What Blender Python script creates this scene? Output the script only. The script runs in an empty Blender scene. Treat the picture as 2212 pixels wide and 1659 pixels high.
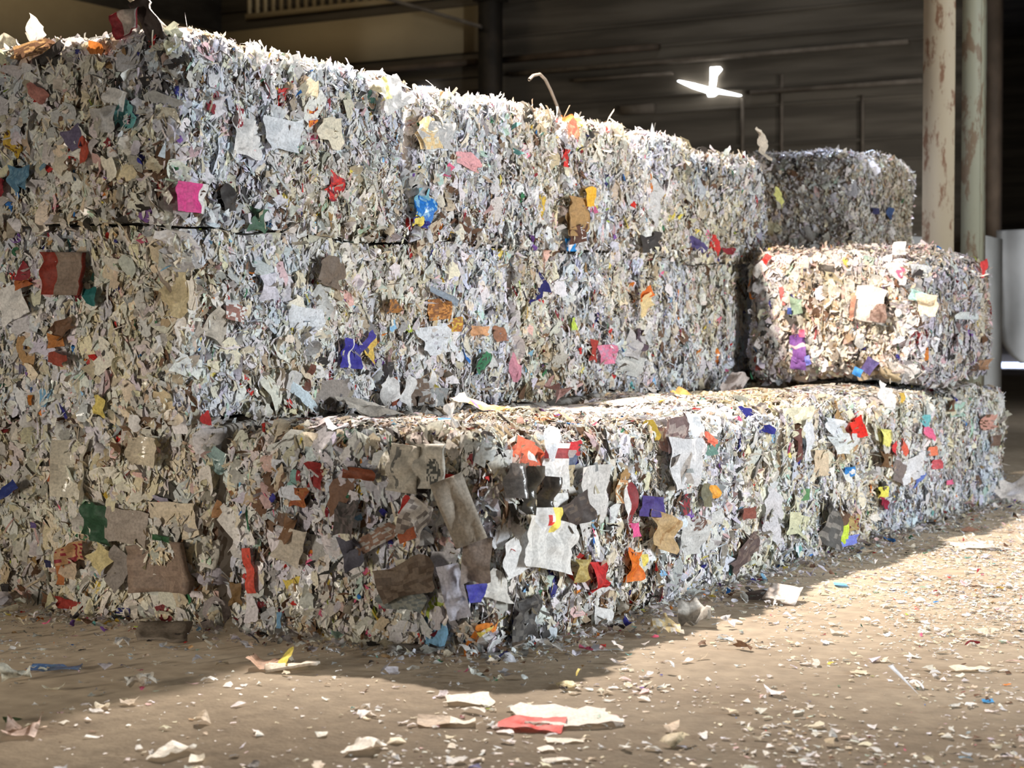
import bpy, math, random
import numpy as np
from mathutils import Vector

random.seed(7)
RNG = np.random.default_rng(11)
SC = bpy.context.scene
COL = SC.collection

# ------------------------------------------------------------------ frame of the hall
# t runs along the rows of bales (away to the right), s runs across them (away to the left)
IMW, IMH = 2212.0, 1659.0
FPX = 3857.0
CAM_Z = 1.64
PITCH = math.radians(1.797)
ANG = math.radians(59.7)
U = np.array([math.cos(ANG), math.sin(ANG), 0.0])
V = np.array([-math.sin(ANG), math.cos(ANG), 0.0])
P0 = np.array([-0.127, 8.76, 0.0])


def W(t, s, z=0.0):
    return P0 + U * t + V * s + np.array([0, 0, z])


def ts(p):
    d = np.asarray(p) - P0
    return float(d @ U), float(d @ V), float(d[2])


CP, SP = math.cos(PITCH), math.sin(PITCH)


def ray(px, py):
    x = (px - IMW / 2) / FPX
    y = -(py - IMH / 2) / FPX
    d = np.array([x, CP + y * SP, -SP + y * CP])
    return d


def proj(p):
    q = np.asarray(p) - np.array([0, 0, CAM_Z])
    dep = q[1] * CP - q[2] * SP
    up = q[1] * SP + q[2] * CP
    return IMW / 2 + FPX * q[0] / dep, IMH / 2 - FPX * up / dep, dep


def at(px, py, axis, val):
    """where the sight line through a pixel meets the plane t=val, s=val or z=val; returns (t, s, z)"""
    d = ray(px, py)
    o = np.array([0, 0, CAM_Z])
    ot, os_, oz = ts(o)
    dt, ds, dz = float(d @ U), float(d @ V), float(d[2])
    k = {'t': (val - ot) / dt, 's': (val - os_) / ds, 'z': (val - oz) / dz}[axis]
    return ot + k * dt, os_ + k * ds, oz + k * dz


# ------------------------------------------------------------------ materials
def new_mat(name):
    m = bpy.data.materials.new(name)
    m.use_nodes = True
    nt = m.node_tree
    b = nt.nodes['Principled BSDF']
    return m, nt, b


def paper_mat(name, rough, spec, film=False):
    m, nt, b = new_mat(name)
    a = nt.nodes.new('ShaderNodeAttribute'); a.attribute_name = 'Col'
    tc = nt.nodes.new('ShaderNodeTexCoord')
    n1 = nt.nodes.new('ShaderNodeTexNoise'); n1.inputs['Scale'].default_value = 70; n1.inputs['Detail'].default_value = 3
    nt.links.new(tc.outputs['Object'], n1.inputs['Vector'])
    r = nt.nodes.new('ShaderNodeMapRange')
    r.inputs['From Min'].default_value = 0.3; r.inputs['From Max'].default_value = 0.62
    r.inputs['To Min'].default_value = 0.72; r.inputs['To Max'].default_value = 1.05
    nt.links.new(n1.outputs['Fac'], r.inputs['Value'])
    mx = nt.nodes.new('ShaderNodeMix'); mx.data_type = 'RGBA'; mx.blend_type = 'MULTIPLY'
    mx.inputs['Factor'].default_value = 1.0
    nt.links.new(a.outputs['Color'], mx.inputs['A'])
    nt.links.new(r.outputs['Result'], mx.inputs['B'])
    nt.links.new(mx.outputs['Result'], b.inputs['Base Color'])
    b.inputs['Roughness'].default_value = rough
    b.inputs['Specular IOR Level'].default_value = spec
    out_ = nt.nodes['Material Output']
    tr = nt.nodes.new('ShaderNodeBsdfTranslucent'); ms = nt.nodes.new('ShaderNodeMixShader'); ms.inputs['Fac'].default_value = .28
    nt.links.new(mx.outputs['Result'], tr.inputs['Color']); nt.links.new(b.outputs['BSDF'], ms.inputs[1]); nt.links.new(tr.outputs['BSDF'], ms.inputs[2])
    nt.links.new(ms.outputs['Shader'], out_.inputs['Surface'])
    bp = nt.nodes.new('ShaderNodeBump'); bp.inputs['Strength'].default_value = 0.35; bp.inputs['Distance'].default_value = 0.01
    n2 = nt.nodes.new('ShaderNodeTexNoise'); n2.inputs['Scale'].default_value = 38; n2.inputs['Detail'].default_value = 4
    nt.links.new(tc.outputs['Object'], n2.inputs['Vector'])
    nt.links.new(n2.outputs['Fac'], bp.inputs['Height'])
    nt.links.new(bp.outputs['Normal'], b.inputs['Normal'])
    return m


M_PAPER = paper_mat('torn_paper', 0.6, 0.3)
M_FILM = paper_mat('plastic_film', 0.22, 0.6, True)


def core_mat():
    m, nt, b = new_mat('compressed_paper_core')
    tc = nt.nodes.new('ShaderNodeTexCoord')
    v = nt.nodes.new('ShaderNodeTexVoronoi'); v.inputs['Scale'].default_value = 26
    nt.links.new(tc.outputs['Object'], v.inputs['Vector'])
    cr = nt.nodes.new('ShaderNodeValToRGB')
    e = cr.color_ramp.elements
    e[0].position = 0.0; e[0].color = (0.20, 0.16, 0.13, 1)
    e[1].position = 1.0; e[1].color = (0.62, 0.59, 0.55, 1)
    k = e.new(0.45); k.color = (0.46, 0.42, 0.37, 1)
    sp = nt.nodes.new('ShaderNodeSeparateColor')
    nt.links.new(v.outputs['Color'], sp.inputs['Color'])
    nt.links.new(sp.outputs['Red'], cr.inputs['Fac'])
    nt.links.new(cr.outputs['Color'], b.inputs['Base Color'])
    b.inputs['Roughness'].default_value = 0.9
    return m


M_CORE = core_mat()


def plain(name, col, rough=0.7, spec=0.3, noise=None, col2=None, scale=6.0, lo=0.4, hi=0.65, bump=0.0, stretch=(1, 1, 1), metal=0.0):
    m, nt, b = new_mat(name)
    b.inputs['Roughness'].default_value = rough
    b.inputs['Specular IOR Level'].default_value = spec
    b.inputs['Metallic'].default_value = metal
    if col2 is None:
        b.inputs['Base Color'].default_value = (*col, 1)
        return m
    tc = nt.nodes.new('ShaderNodeTexCoord')
    mp = nt.nodes.new('ShaderNodeMapping'); mp.inputs['Scale'].default_value = stretch
    nt.links.new(tc.outputs['Object'], mp.inputs['Vector'])
    n = nt.nodes.new('ShaderNodeTexNoise'); n.inputs['Scale'].default_value = scale; n.inputs['Detail'].default_value = 6
    nt.links.new(mp.outputs['Vector'], n.inputs['Vector'])
    cr = nt.nodes.new('ShaderNodeValToRGB')
    cr.color_ramp.elements[0].position = lo; cr.color_ramp.elements[0].color = (*col, 1)
    cr.color_ramp.elements[1].position = hi; cr.color_ramp.elements[1].color = (*col2, 1)
    nt.links.new(n.outputs['Fac'], cr.inputs['Fac'])
    nt.links.new(cr.outputs['Color'], b.inputs['Base Color'])
    if bump:
        bp = nt.nodes.new('ShaderNodeBump'); bp.inputs['Strength'].default_value = bump; bp.inputs['Distance'].default_value = 0.02
        nt.links.new(n.outputs['Fac'], bp.inputs['Height'])
        nt.links.new(bp.outputs['Normal'], b.inputs['Normal'])
    return m


def glow(name, col, strength):
    m, nt, b = new_mat(name)
    b.inputs['Base Color'].default_value = (0.8, 0.8, 0.8, 1)
    b.inputs['Emission Color'].default_value = (*col, 1)
    b.inputs['Emission Strength'].default_value = strength
    return m


def floor_mat():
    m, nt, b = new_mat('dusty_concrete')
    tc = nt.nodes.new('ShaderNodeTexCoord')

    def noise(scale, detail=6):
        n = nt.nodes.new('ShaderNodeTexNoise'); n.inputs['Scale'].default_value = scale; n.inputs['Detail'].default_value = detail
        nt.links.new(tc.outputs['Object'], n.inputs['Vector'])
        return n

    def ramp(src, p0, c0, p1, c1):
        c = nt.nodes.new('ShaderNodeValToRGB')
        c.color_ramp.elements[0].position = p0; c.color_ramp.elements[0].color = (*c0, 1)
        c.color_ramp.elements[1].position = p1; c.color_ramp.elements[1].color = (*c1, 1)
        nt.links.new(src, c.inputs['Fac'])
        return c
    a = ramp(noise(0.9, 5).outputs['Fac'], 0.35, FLOOR_A, 0.68, FLOOR_B)
    d = ramp(noise(9, 8).outputs['Fac'], 0.3, (0.80, 0.80, 0.80), 0.7, (1.12, 1.12, 1.12))
    mx = nt.nodes.new('ShaderNodeMix'); mx.data_type = 'RGBA'; mx.blend_type = 'MULTIPLY'; mx.inputs['Factor'].default_value = 1
    nt.links.new(a.outputs['Color'], mx.inputs['A']); nt.links.new(d.outputs['Color'], mx.inputs['B'])
    nt.links.new(mx.outputs['Result'], b.inputs['Base Color'])
    b.inputs['Roughness'].default_value = 0.75
    b.inputs['Specular IOR Level'].default_value = 0.25
    bp = nt.nodes.new('ShaderNodeBump'); bp.inputs['Strength'].default_value = 0.2; bp.inputs['Distance'].default_value = 0.012
    nt.links.new(noise(35, 6).outputs['Fac'], bp.inputs['Height'])
    nt.links.new(bp.outputs['Normal'], b.inputs['Normal'])
    return m


FLOOR_A = (0.330, 0.266, 0.196)
FLOOR_B = (0.415, 0.345, 0.262)


# ------------------------------------------------------------------ mesh helpers
def make_mesh(name, verts, faces, mats, cols=None, midx=None, smooth=False):
    """verts (n,3); faces (m,4) quads; cols (m,3) one colour per face"""
    me = bpy.data.meshes.new(name)
    verts = np.asarray(verts, dtype=np.float32); faces = np.asarray(faces, dtype=np.int32)
    nv, nf = len(verts), len(faces)
    me.vertices.add(nv); me.vertices.foreach_set('co', verts.ravel())
    me.loops.add(nf * 4); me.loops.foreach_set('vertex_index', faces.ravel())
    me.polygons.add(nf)
    me.polygons.foreach_set('loop_start', np.arange(0, nf * 4, 4, dtype=np.int32))
    if midx is not None:
        me.polygons.foreach_set('material_index', np.asarray(midx, dtype=np.int32))
    if smooth:
        me.polygons.foreach_set('use_smooth', np.ones(nf, dtype=bool))
    for m in mats:
        me.materials.append(m)
    me.update(calc_edges=True)
    if cols is not None:
        at_ = me.color_attributes.new('Col', 'FLOAT_COLOR', 'CORNER')
        c = np.ones((nf, 4), dtype=np.float32); c[:, :3] = cols
        at_.data.foreach_set('color', np.repeat(c, 4, axis=0).ravel())
    return me


def link(name, me, parent=None, loc=(0, 0, 0), rotz=0.0):
    o = bpy.data.objects.new(name, me)
    COL.objects.link(o)
    o.location = loc
    o.rotation_euler = (0, 0, rotz)
    if parent is not None:
        o.parent = parent
    return o


def tag(o, label=None, cat=None, group=None, kind=None):
    if label: o['label'] = label
    if cat: o['category'] = cat
    if group: o['group'] = group
    if kind: o['kind'] = kind
    return o


def boxes_mesh(name, blist, mats):
    """list of (x0,x1,y0,y1,z0,z1[,mat])"""
    vs, fs, mi = [], [], []
    for b in blist:
        x0, x1, y0, y1, z0, z1 = b[:6]
        k = len(vs)
        vs += [(x0, y0, z0), (x1, y0, z0), (x1, y1, z0), (x0, y1, z0), (x0, y0, z1), (x1, y0, z1), (x1, y1, z1), (x0, y1, z1)]
        fs += [(k, k + 3, k + 2, k + 1), (k + 4, k + 5, k + 6, k + 7), (k, k + 1, k + 5, k + 4), (k + 1, k + 2, k + 6, k + 5),
               (k + 2, k + 3, k + 7, k + 6), (k + 3, k, k + 4, k + 7)]
        mi += [b[6] if len(b) > 6 else 0] * 6
    return make_mesh(name, vs, fs, mats, midx=mi)


def tube_mesh(name, pts, rad, mat, nseg=8):
    pts = [np.asarray(p, float) for p in pts]
    vs, fs = [], []
    for i, p in enumerate(pts):
        d = pts[min(i + 1, len(pts) - 1)] - pts[max(i - 1, 0)]
        d = d / np.linalg.norm(d)
        a = np.cross(d, [0.31, 0.2, 0.93]); a /= np.linalg.norm(a); b = np.cross(d, a)
        for k in range(nseg):
            th = 2 * math.pi * k / nseg
            vs.append(p + rad * (a * math.cos(th) + b * math.sin(th)))
    for i in range(len(pts) - 1):
        for k in range(nseg):
            k2 = (k + 1) % nseg
            fs.append((i * nseg + k, i * nseg + k2, (i + 1) * nseg + k2, (i + 1) * nseg + k))
    return make_mesh(name, vs, fs, [mat], smooth=True)


HALL = dict(loc=tuple(P0), rotz=ANG)      # objects whose mesh is written in (t, s, z)


# ------------------------------------------------------------------ noise
_LAT = RNG.random((32, 32, 32)).astype(np.float32) * 2 - 1


def vnoise(p):
    p = np.asarray(p)
    i = np.floor(p).astype(int); f = p - i
    f = f * f * (3 - 2 * f)
    out = 0
    for dx in (0, 1):
        wx = f[:, 0] if dx else 1 - f[:, 0]
        for dy in (0, 1):
            wy = f[:, 1] if dy else 1 - f[:, 1]
            for dz in (0, 1):
                wz = f[:, 2] if dz else 1 - f[:, 2]
                out = out + wx * wy * wz * _LAT[(i[:, 0] + dx) % 32, (i[:, 1] + dy) % 32, (i[:, 2] + dz) % 32]
    return out


# ------------------------------------------------------------------ paper scraps
def patches(C, T, B, N, L, Wd, nx, ny, curl=0.25, crumple=0.06, jag=0.18):
    """many little crumpled sheets at once: centres C, axes T,B,N, length L, width Wd"""
    n = len(C)
    gx, gy = np.meshgrid(np.linspace(-.5, .5, nx), np.linspace(-.5, .5, ny), indexing='ij')
    gx = gx.ravel(); gy = gy.ravel(); nv = nx * ny
    X = np.broadcast_to(gx, (n, nv)).copy(); Y = np.broadcast_to(gy, (n, nv)).copy()
    X += RNG.normal(0, jag * 0.5 / max(1, (nx - 1)), (n, nv)) * 1.4
    Y += RNG.normal(0, jag * 0.9 / max(1, (ny - 1)), (n, nv)) * 1.4
    rr = (4 * X * X) * (4 * Y * Y)
    rk = RNG.uniform(0, .42, (n, 1)) if ny > 2 else 0
    X = X * (1 - rk * rr * .7); Y = Y * (1 - rk * rr)
    sk = RNG.normal(0, jag * .6, (n, 1)); tp = RNG.normal(0, jag * .8, (n, 1))
    X2 = X + sk * Y
    Y2 = Y * (1 + tp * X * 2)
    Lc = L[:, None]; Wc = Wd[:, None]
    c1 = RNG.normal(0, curl, (n, 1)); c2 = RNG.normal(0, curl, (n, 1)); c3 = RNG.normal(0, curl, (n, 1))
    Z = c1 * 4 * (X ** 2 - .1) * Lc * .5 + c2 * 4 * (Y ** 2 - .1) * Wc * .5 + c3 * 2 * X * Y * np.sqrt(Lc * Wc)
    Z += RNG.normal(0, 1, (n, nv)) * crumple * np.sqrt(Lc * Wc)
    P = C[:, None, :] + (X2 * Lc)[..., None] * T[:, None, :] + (Y2 * Wc)[..., None] * B[:, None, :] + Z[..., None] * N[:, None, :]
    f = []
    for i in range(nx - 1):
        for j in range(ny - 1):
            f.append((i * ny + j, (i + 1) * ny + j, (i + 1) * ny + j + 1, i * ny + j + 1))
    f = np.array(f)
    F = (np.arange(n) * nv)[:, None, None] + f[None]
    return P.reshape(-1, 3), F.reshape(-1, 4), len(f)


PAL = {
    'white': (0.74, 0.73, 0.72), 'cool': (0.66, 0.69, 0.73), 'lav': (0.66, 0.64, 0.72), 'cream': (0.74, 0.68, 0.54), 'grey': (0.42, 0.41, 0.40),
    'beige': (0.52, 0.43, 0.32), 'kraft': (0.42, 0.26, 0.12), 'brown': (0.16, 0.09, 0.055), 'dark': (0.055, 0.05, 0.048),
    'red': (0.62, 0.04, 0.035), 'maroon': (0.26, 0.03, 0.04), 'orange': (0.80, 0.25, 0.04), 'yellow': (0.80, 0.66, 0.14), 'blue': (0.03, 0.20, 0.62),
    'navy': (0.035, 0.035, 0.24), 'sky': (0.25, 0.50, 0.75), 'teal': (0.16, 0.42, 0.42), 'green': (0.05, 0.20, 0.10), 'lime': (0.50, 0.65, 0.10),
    'pink': (0.78, 0.16, 0.30), 'purple': (0.20, 0.09, 0.36), 'rose': (0.72, 0.50, 0.50), 'mint': (0.50, 0.68, 0.58), 'ochre': (0.62, 0.42, 0.06),
}
BASE_W = {'white': 40, 'cool': 14, 'lav': 7, 'cream': 13, 'grey': 8, 'beige': 4, 'kraft': 1.2, 'brown': 2.7, 'dark': 3.0, 'red': .9, 'maroon': .9,
          'orange': .6, 'yellow': .9, 'blue': .5, 'navy': .8, 'sky': .6, 'teal': .4, 'green': .5, 'lime': .25, 'pink': .5, 'purple': .4, 'rose': 1.6, 'mint': .7, 'ochre': .4}


def colours(n, bias=None, dark=1.0, sat=1.0):
    w = dict(BASE_W)
    for k in ('brown', 'dark', 'grey'):
        w[k] *= dark
    for k in ('red', 'maroon', 'orange', 'yellow', 'blue', 'navy', 'sky', 'teal', 'green', 'lime', 'pink', 'purple', 'ochre', 'kraft'):
        w[k] *= sat
    for k, m in (bias or {}).items():
        w[k] *= m
    ks = list(w); p = np.array([w[k] for k in ks]); p = p / p.sum()
    idx = RNG.choice(len(ks), n, p=p)
    c = np.array([PAL[k] for k in ks])[idx]
    c = c * RNG.uniform(0.72, 1.12, (n, 1)) * RNG.uniform(0.95, 1.05, (n, 3))
    return np.clip(c, 0.01, 0.86), idx, ks


# ------------------------------------------------------------------ a bale
class Bale:
    pass


def shape_pts(b, p, extra=0.0):
    """points on the bale's box (local: x along t, y along s, z up from its base) -> rounded, bulging surface point and normal"""
    h = np.array([b.lx / 2, b.ly / 2, b.h / 2]); c = np.array([0, 0, b.h / 2])
    q0 = p - c
    r3 = np.array([b.r, b.r, b.rz])
    inner = h - r3
    q = np.clip(q0, -inner, inner)
    d = (q0 - q) / r3
    ln = np.linalg.norm(d, axis=1, keepdims=True); ln[ln < 1e-9] = 1e-9
    n = d / ln
    base = q + n * r3
    k = base / h
    bul = b.bulge * (1 - k[:, 0] ** 2 * 0.9).clip(0) ** .5 * (1 - k[:, 1] ** 2 * .9).clip(0) ** .5
    fw = np.abs(n)
    flat = (1 - k ** 2).clip(0.0)
    bul = b.bulge * (fw[:, 0] * flat[:, 1] * flat[:, 2] + fw[:, 1] * flat[:, 0] * flat[:, 2] + fw[:, 2] * flat[:, 0] * flat[:, 1])
    sd = b.seed
    wpt = base + np.array([sd * 3.1, sd * 1.7, sd * 2.3])
    nz = vnoise(wpt * 2.3) * b.amp + vnoise(wpt * 6.0 + 9) * b.amp * .55 + vnoise(wpt * 15 + 4) * b.amp * .3
    down = (n[:, 2] < -0.5)
    disp = bul + nz
    disp = np.where(down, -0.01, disp)
    out = base + n * (disp + extra)[:, None] if np.ndim(extra) else base + n * (disp + extra)[:, None]
    out[:, 2] += b.tilt * out[:, 0] * ((out[:, 2] + h[2]) / b.h)
    out += c
    out[:, 2] = np.maximum(out[:, 2], 0.004)
    return out, n


def clampb(b, v):
    """keep paper off the neighbouring bales: nothing sticks out further than each side allows"""
    l = b.lim
    v[:, 0] = np.clip(v[:, 0], -b.lx / 2 - l['end'], b.lx / 2 + l['far'])
    v[:, 1] = np.clip(v[:, 1], -b.ly / 2 - l['side'], b.ly / 2 + l['back'])
    v[:, 2] = np.clip(v[:, 2], .004, b.h + l['top'])
    # stacked bales settle into each other: the joints wander, and both bales at a joint follow the same line
    m = len(v); o = np.ones(m)
    tx = v[:, 0] + b.t; sy = v[:, 1] + b.s; zz = v[:, 2] + b.z0
    fz = np.clip(v[:, 2] / b.h, 0, 1); fx = np.clip(v[:, 0] / b.lx + .5, 0, 1)

    def wz(z):
        return (vnoise(np.stack([o * (z * .8 + 50), tx * 1.3, sy * 1.3], 1)) * .045 + vnoise(np.stack([o * (z * .8 + 70), tx * 4.2, sy * 4.2], 1)) * .022) * (1.0 if z > .5 else 0.0)

    def wx(t):
        return vnoise(np.stack([o * (t * .8 + 30), zz * 2.2, sy * 2], 1)) * .05 + vnoise(np.stack([o * (t * .8 + 90), zz * 6, sy * 5], 1)) * .02
    v[:, 0] += wx(b.t - b.lx / 2) * (1 - fx) + wx(b.t + b.lx / 2) * fx
    v[:, 2] += wz(b.z0) * (1 - fz) + wz(b.z0 + b.h) * fz
    v[:, 2] = np.maximum(v[:, 2], .004 - (b.z0 > .5) * .2)
    return v


def face_sample(b, face, n):
    a = RNG.random(n); c = RNG.random(n)
    hx, hy = b.lx / 2, b.ly / 2
    if face == 'end':
        return np.stack([np.full(n, -hx), (a - .5) * b.ly, c * b.h], 1)
    if face == 'far':
        return np.stack([np.full(n, hx), (a - .5) * b.ly, c * b.h], 1)
    if face == 'side':
        return np.stack([(a - .5) * b.lx, np.full(n, -hy), c * b.h], 1)
    if face == 'back':
        return np.stack([(a - .5) * b.lx, np.full(n, hy), c * b.h], 1)
    return np.stack([(a - .5) * b.lx, (c - .5) * b.ly, np.full(n, b.h)], 1)


def face_area(b, face):
    return {'end': b.ly * b.h, 'far': b.ly * b.h, 'side': b.lx * b.h, 'back': b.lx * b.h, 'top': b.lx * b.ly}[face]


def axes(n, face, vert=0.6, tilt_s=0.45, big=False):
    """sheet axes around surface normals n"""
    m = len(n)
    up = np.array([0, 0, 1.0])
    ref = np.where((np.abs(n[:, 2:3]) > 0.8), np.array([[1.0, 0, 0]]), up[None])
    t0 = ref - (ref * n).sum(1, keepdims=True) * n
    t0 /= np.linalg.norm(t0, axis=1, keepdims=True)
    b0 = np.cross(n, t0)
    ang = np.where(RNG.random(m) < vert, RNG.normal(0, .35, m), RNG.uniform(0, math.pi, m))
    if face == 'top':
        ang = RNG.uniform(0, math.pi, m)
    T = t0 * np.cos(ang)[:, None] + b0 * np.sin(ang)[:, None]
    B = np.cross(n, T)
    # tilt
    a1 = RNG.normal(0, tilt_s, m); a2 = RNG.normal(0, tilt_s, m)
    N = n + T * np.tan(np.clip(a1, -1.3, 1.3))[:, None] + B * np.tan(np.clip(a2, -1.3, 1.3))[:, None]
    N /= np.linalg.norm(N, axis=1, keepdims=True)
    T = T - (T * N).sum(1, keepdims=True) * N
    T /= np.linalg.norm(T, axis=1, keepdims=True)
    B = np.cross(N, T)
    return T, B, N


def scrap_batch(b, face, n, kind, out):
    if n < 1:
        return
    p = face_sample(b, face, n)
    if kind == 'fringe':   # paper hanging over the joint with the bale below
        p[:, 2] = RNG.uniform(-.0, .07, n)
        L = np.clip(RNG.lognormal(math.log(.055), .4, n), .025, .13); Wd = L * RNG.uniform(.2, .8, n)
        off = np.abs(RNG.normal(.022, .014, n)) + b.rz * .6; nx, ny, cu, cm, jg = 5, 4, .3, .04, .3; ti = .35; ve = .8
    elif kind == 'small':
        L = np.clip(RNG.lognormal(math.log(.032), .42, n), .010, .10) * b.scale
        Wd = L * RNG.uniform(.35, .95, n)
        off = RNG.normal(.004, .008, n); nx, ny, cu, cm, jg = 4, 4, .25, .035, .30; ti = .33; ve = .55
    elif kind == 'mid':
        L = np.clip(RNG.lognormal(math.log(.10), .36, n), .05, .22) * b.scale
        Wd = L * RNG.uniform(.35, .85, n)
        off = RNG.normal(.004, .008, n); nx, ny, cu, cm, jg = 6, 5, .18, .022, .34; ti = .15; ve = .65
    elif kind == 'strip':
        L = np.clip(RNG.lognormal(math.log(.08), .45, n), .03, .22) * b.scale
        Wd = RNG.uniform(.004, .013, n)
        off = RNG.normal(.010, .008, n); nx, ny, cu, cm, jg = 6, 2, .45, .02, .10; ti = .32; ve = .72
    else:  # blade: paper edge-on, standing out of the face
        L = np.clip(RNG.lognormal(math.log(.055), .4, n), .02, .15) * b.scale
        Wd = L * RNG.uniform(.3, .6, n)
        off = RNG.normal(.004, .008, n); nx, ny, cu, cm, jg = 5, 4, .3, .04, .28; ti = .7; ve = .8
    C, N = shape_pts(b, p, off)
    T, B, N = axes(N, face, ve, ti)
    V_, F_, k = patches(C, T, B, N, L, Wd, nx, ny, cu, cm, jg)
    if kind == 'fringe':
        V_[:, 2] = np.maximum(V_[:, 2] + RNG.normal(0, .012), -.055)
    else:
        clampb(b, V_)
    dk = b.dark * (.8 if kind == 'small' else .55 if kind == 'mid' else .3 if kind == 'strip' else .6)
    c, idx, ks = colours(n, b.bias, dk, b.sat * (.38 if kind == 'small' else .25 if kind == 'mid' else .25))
    wp = C + np.array([b.seed * 5.3, b.seed * 2.9, b.seed * 4.1])
    g = vnoise(wp * 3.1); g2 = vnoise(wp * 1.7 + 11); g3 = vnoise(wp * 6.5 + 3)
    # darker batches: swap part of the paper for brown and grey stock
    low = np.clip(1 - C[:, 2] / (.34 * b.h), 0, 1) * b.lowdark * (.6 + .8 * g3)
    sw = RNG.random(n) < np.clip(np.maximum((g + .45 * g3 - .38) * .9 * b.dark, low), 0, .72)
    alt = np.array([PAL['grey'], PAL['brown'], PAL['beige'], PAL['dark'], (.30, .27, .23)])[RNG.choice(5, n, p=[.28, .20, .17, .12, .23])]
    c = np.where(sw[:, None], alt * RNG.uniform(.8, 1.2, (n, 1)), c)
    tint = np.where(g2[:, None] > 0, np.array([[1.0, .965, .86]]), np.array([[.95, .985, 1.04]]))
    c = np.clip(c * (1 + (tint - 1) * np.clip(np.abs(g2) * 2.2, 0, 1)[:, None]), .01, .86)
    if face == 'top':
        c = c * np.array([.90, .865, .83]) * RNG.uniform(.75, 1.1, (n, 1))   # tops darkened in colour to hold back the lamp's glare
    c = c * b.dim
    film = (RNG.random(n) < b.film).astype(int)
    out.append((V_, F_, np.repeat(c, k, 0), np.repeat(film, k)))


def merge(lst):
    vs, fs, cs, ms = [], [], [], []
    k = 0
    for v, f, c, m in lst:
        vs.append(v); fs.append(f + k); cs.append(c); ms.append(m); k += len(v)
    return np.concatenate(vs), np.concatenate(fs), np.concatenate(cs), np.concatenate(ms)


def core_mesh(b, inset=-0.022):
    vs, fs = [], []
    k = 0
    for face, (da, db) in {'end': (b.ly, b.h), 'far': (b.ly, b.h), 'side': (b.lx, b.h), 'back': (b.lx, b.h), 'top': (b.lx, b.ly), 'bot': (b.lx, b.ly)}.items():
        na, nb = max(6, int(da / .055)), max(6, int(db / .055))
        a, c = np.meshgrid(np.linspace(0, 1, na + 1), np.linspace(0, 1, nb + 1), indexing='ij')
        a = a.ravel(); c = c.ravel(); o = np.ones(len(a))
        hx, hy = b.lx / 2, b.ly / 2
        p = {'end': (-hx * o, (a - .5) * b.ly, c * b.h), 'far': (hx * o, (a - .5) * b.ly, c * b.h), 'side': ((a - .5) * b.lx, -hy * o, c * b.h),
             'back': ((a - .5) * b.lx, hy * o, c * b.h), 'top': ((a - .5) * b.lx, (c - .5) * b.ly, b.h * o), 'bot': ((a - .5) * b.lx, (c - .5) * b.ly, 0 * o)}[face]
        P, _ = shape_pts(b, np.stack(p, 1), np.full(len(a), inset))
        clampb(b, P)
        vs.append(P)
        flip = face in ('end', 'back', 'bot')
        for i in range(na):
            for j in range(nb):
                q = (k + i * (nb + 1) + j, k + (i + 1) * (nb + 1) + j, k + (i + 1) * (nb + 1) + j + 1, k + i * (nb + 1) + j + 1)
                fs.append(q[::-1] if flip else q)
        k += len(P)
    return make_mesh('paper_bale', np.concatenate(vs), fs, [M_CORE], smooth=False)


NAMES = {'white': 'white_sheet', 'cool': 'white_sheet', 'lav': 'white_sheet', 'cream': 'cream_sheet', 'grey': 'grey_sheet', 'beige': 'beige_card', 'kraft': 'kraft_card',
         'brown': 'brown_card', 'dark': 'black_wrapper', 'red': 'red_scrap', 'maroon': 'maroon_scrap', 'orange': 'orange_scrap', 'yellow': 'yellow_scrap', 'blue': 'blue_scrap',
         'navy': 'navy_scrap', 'sky': 'sky_blue_scrap', 'teal': 'teal_scrap', 'green': 'green_scrap', 'lime': 'lime_scrap', 'pink': 'pink_scrap', 'purple': 'purple_scrap',
         'rose': 'rose_sheet', 'mint': 'mint_sheet', 'ochre': 'ochre_scrap'}
BALES = {}


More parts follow.
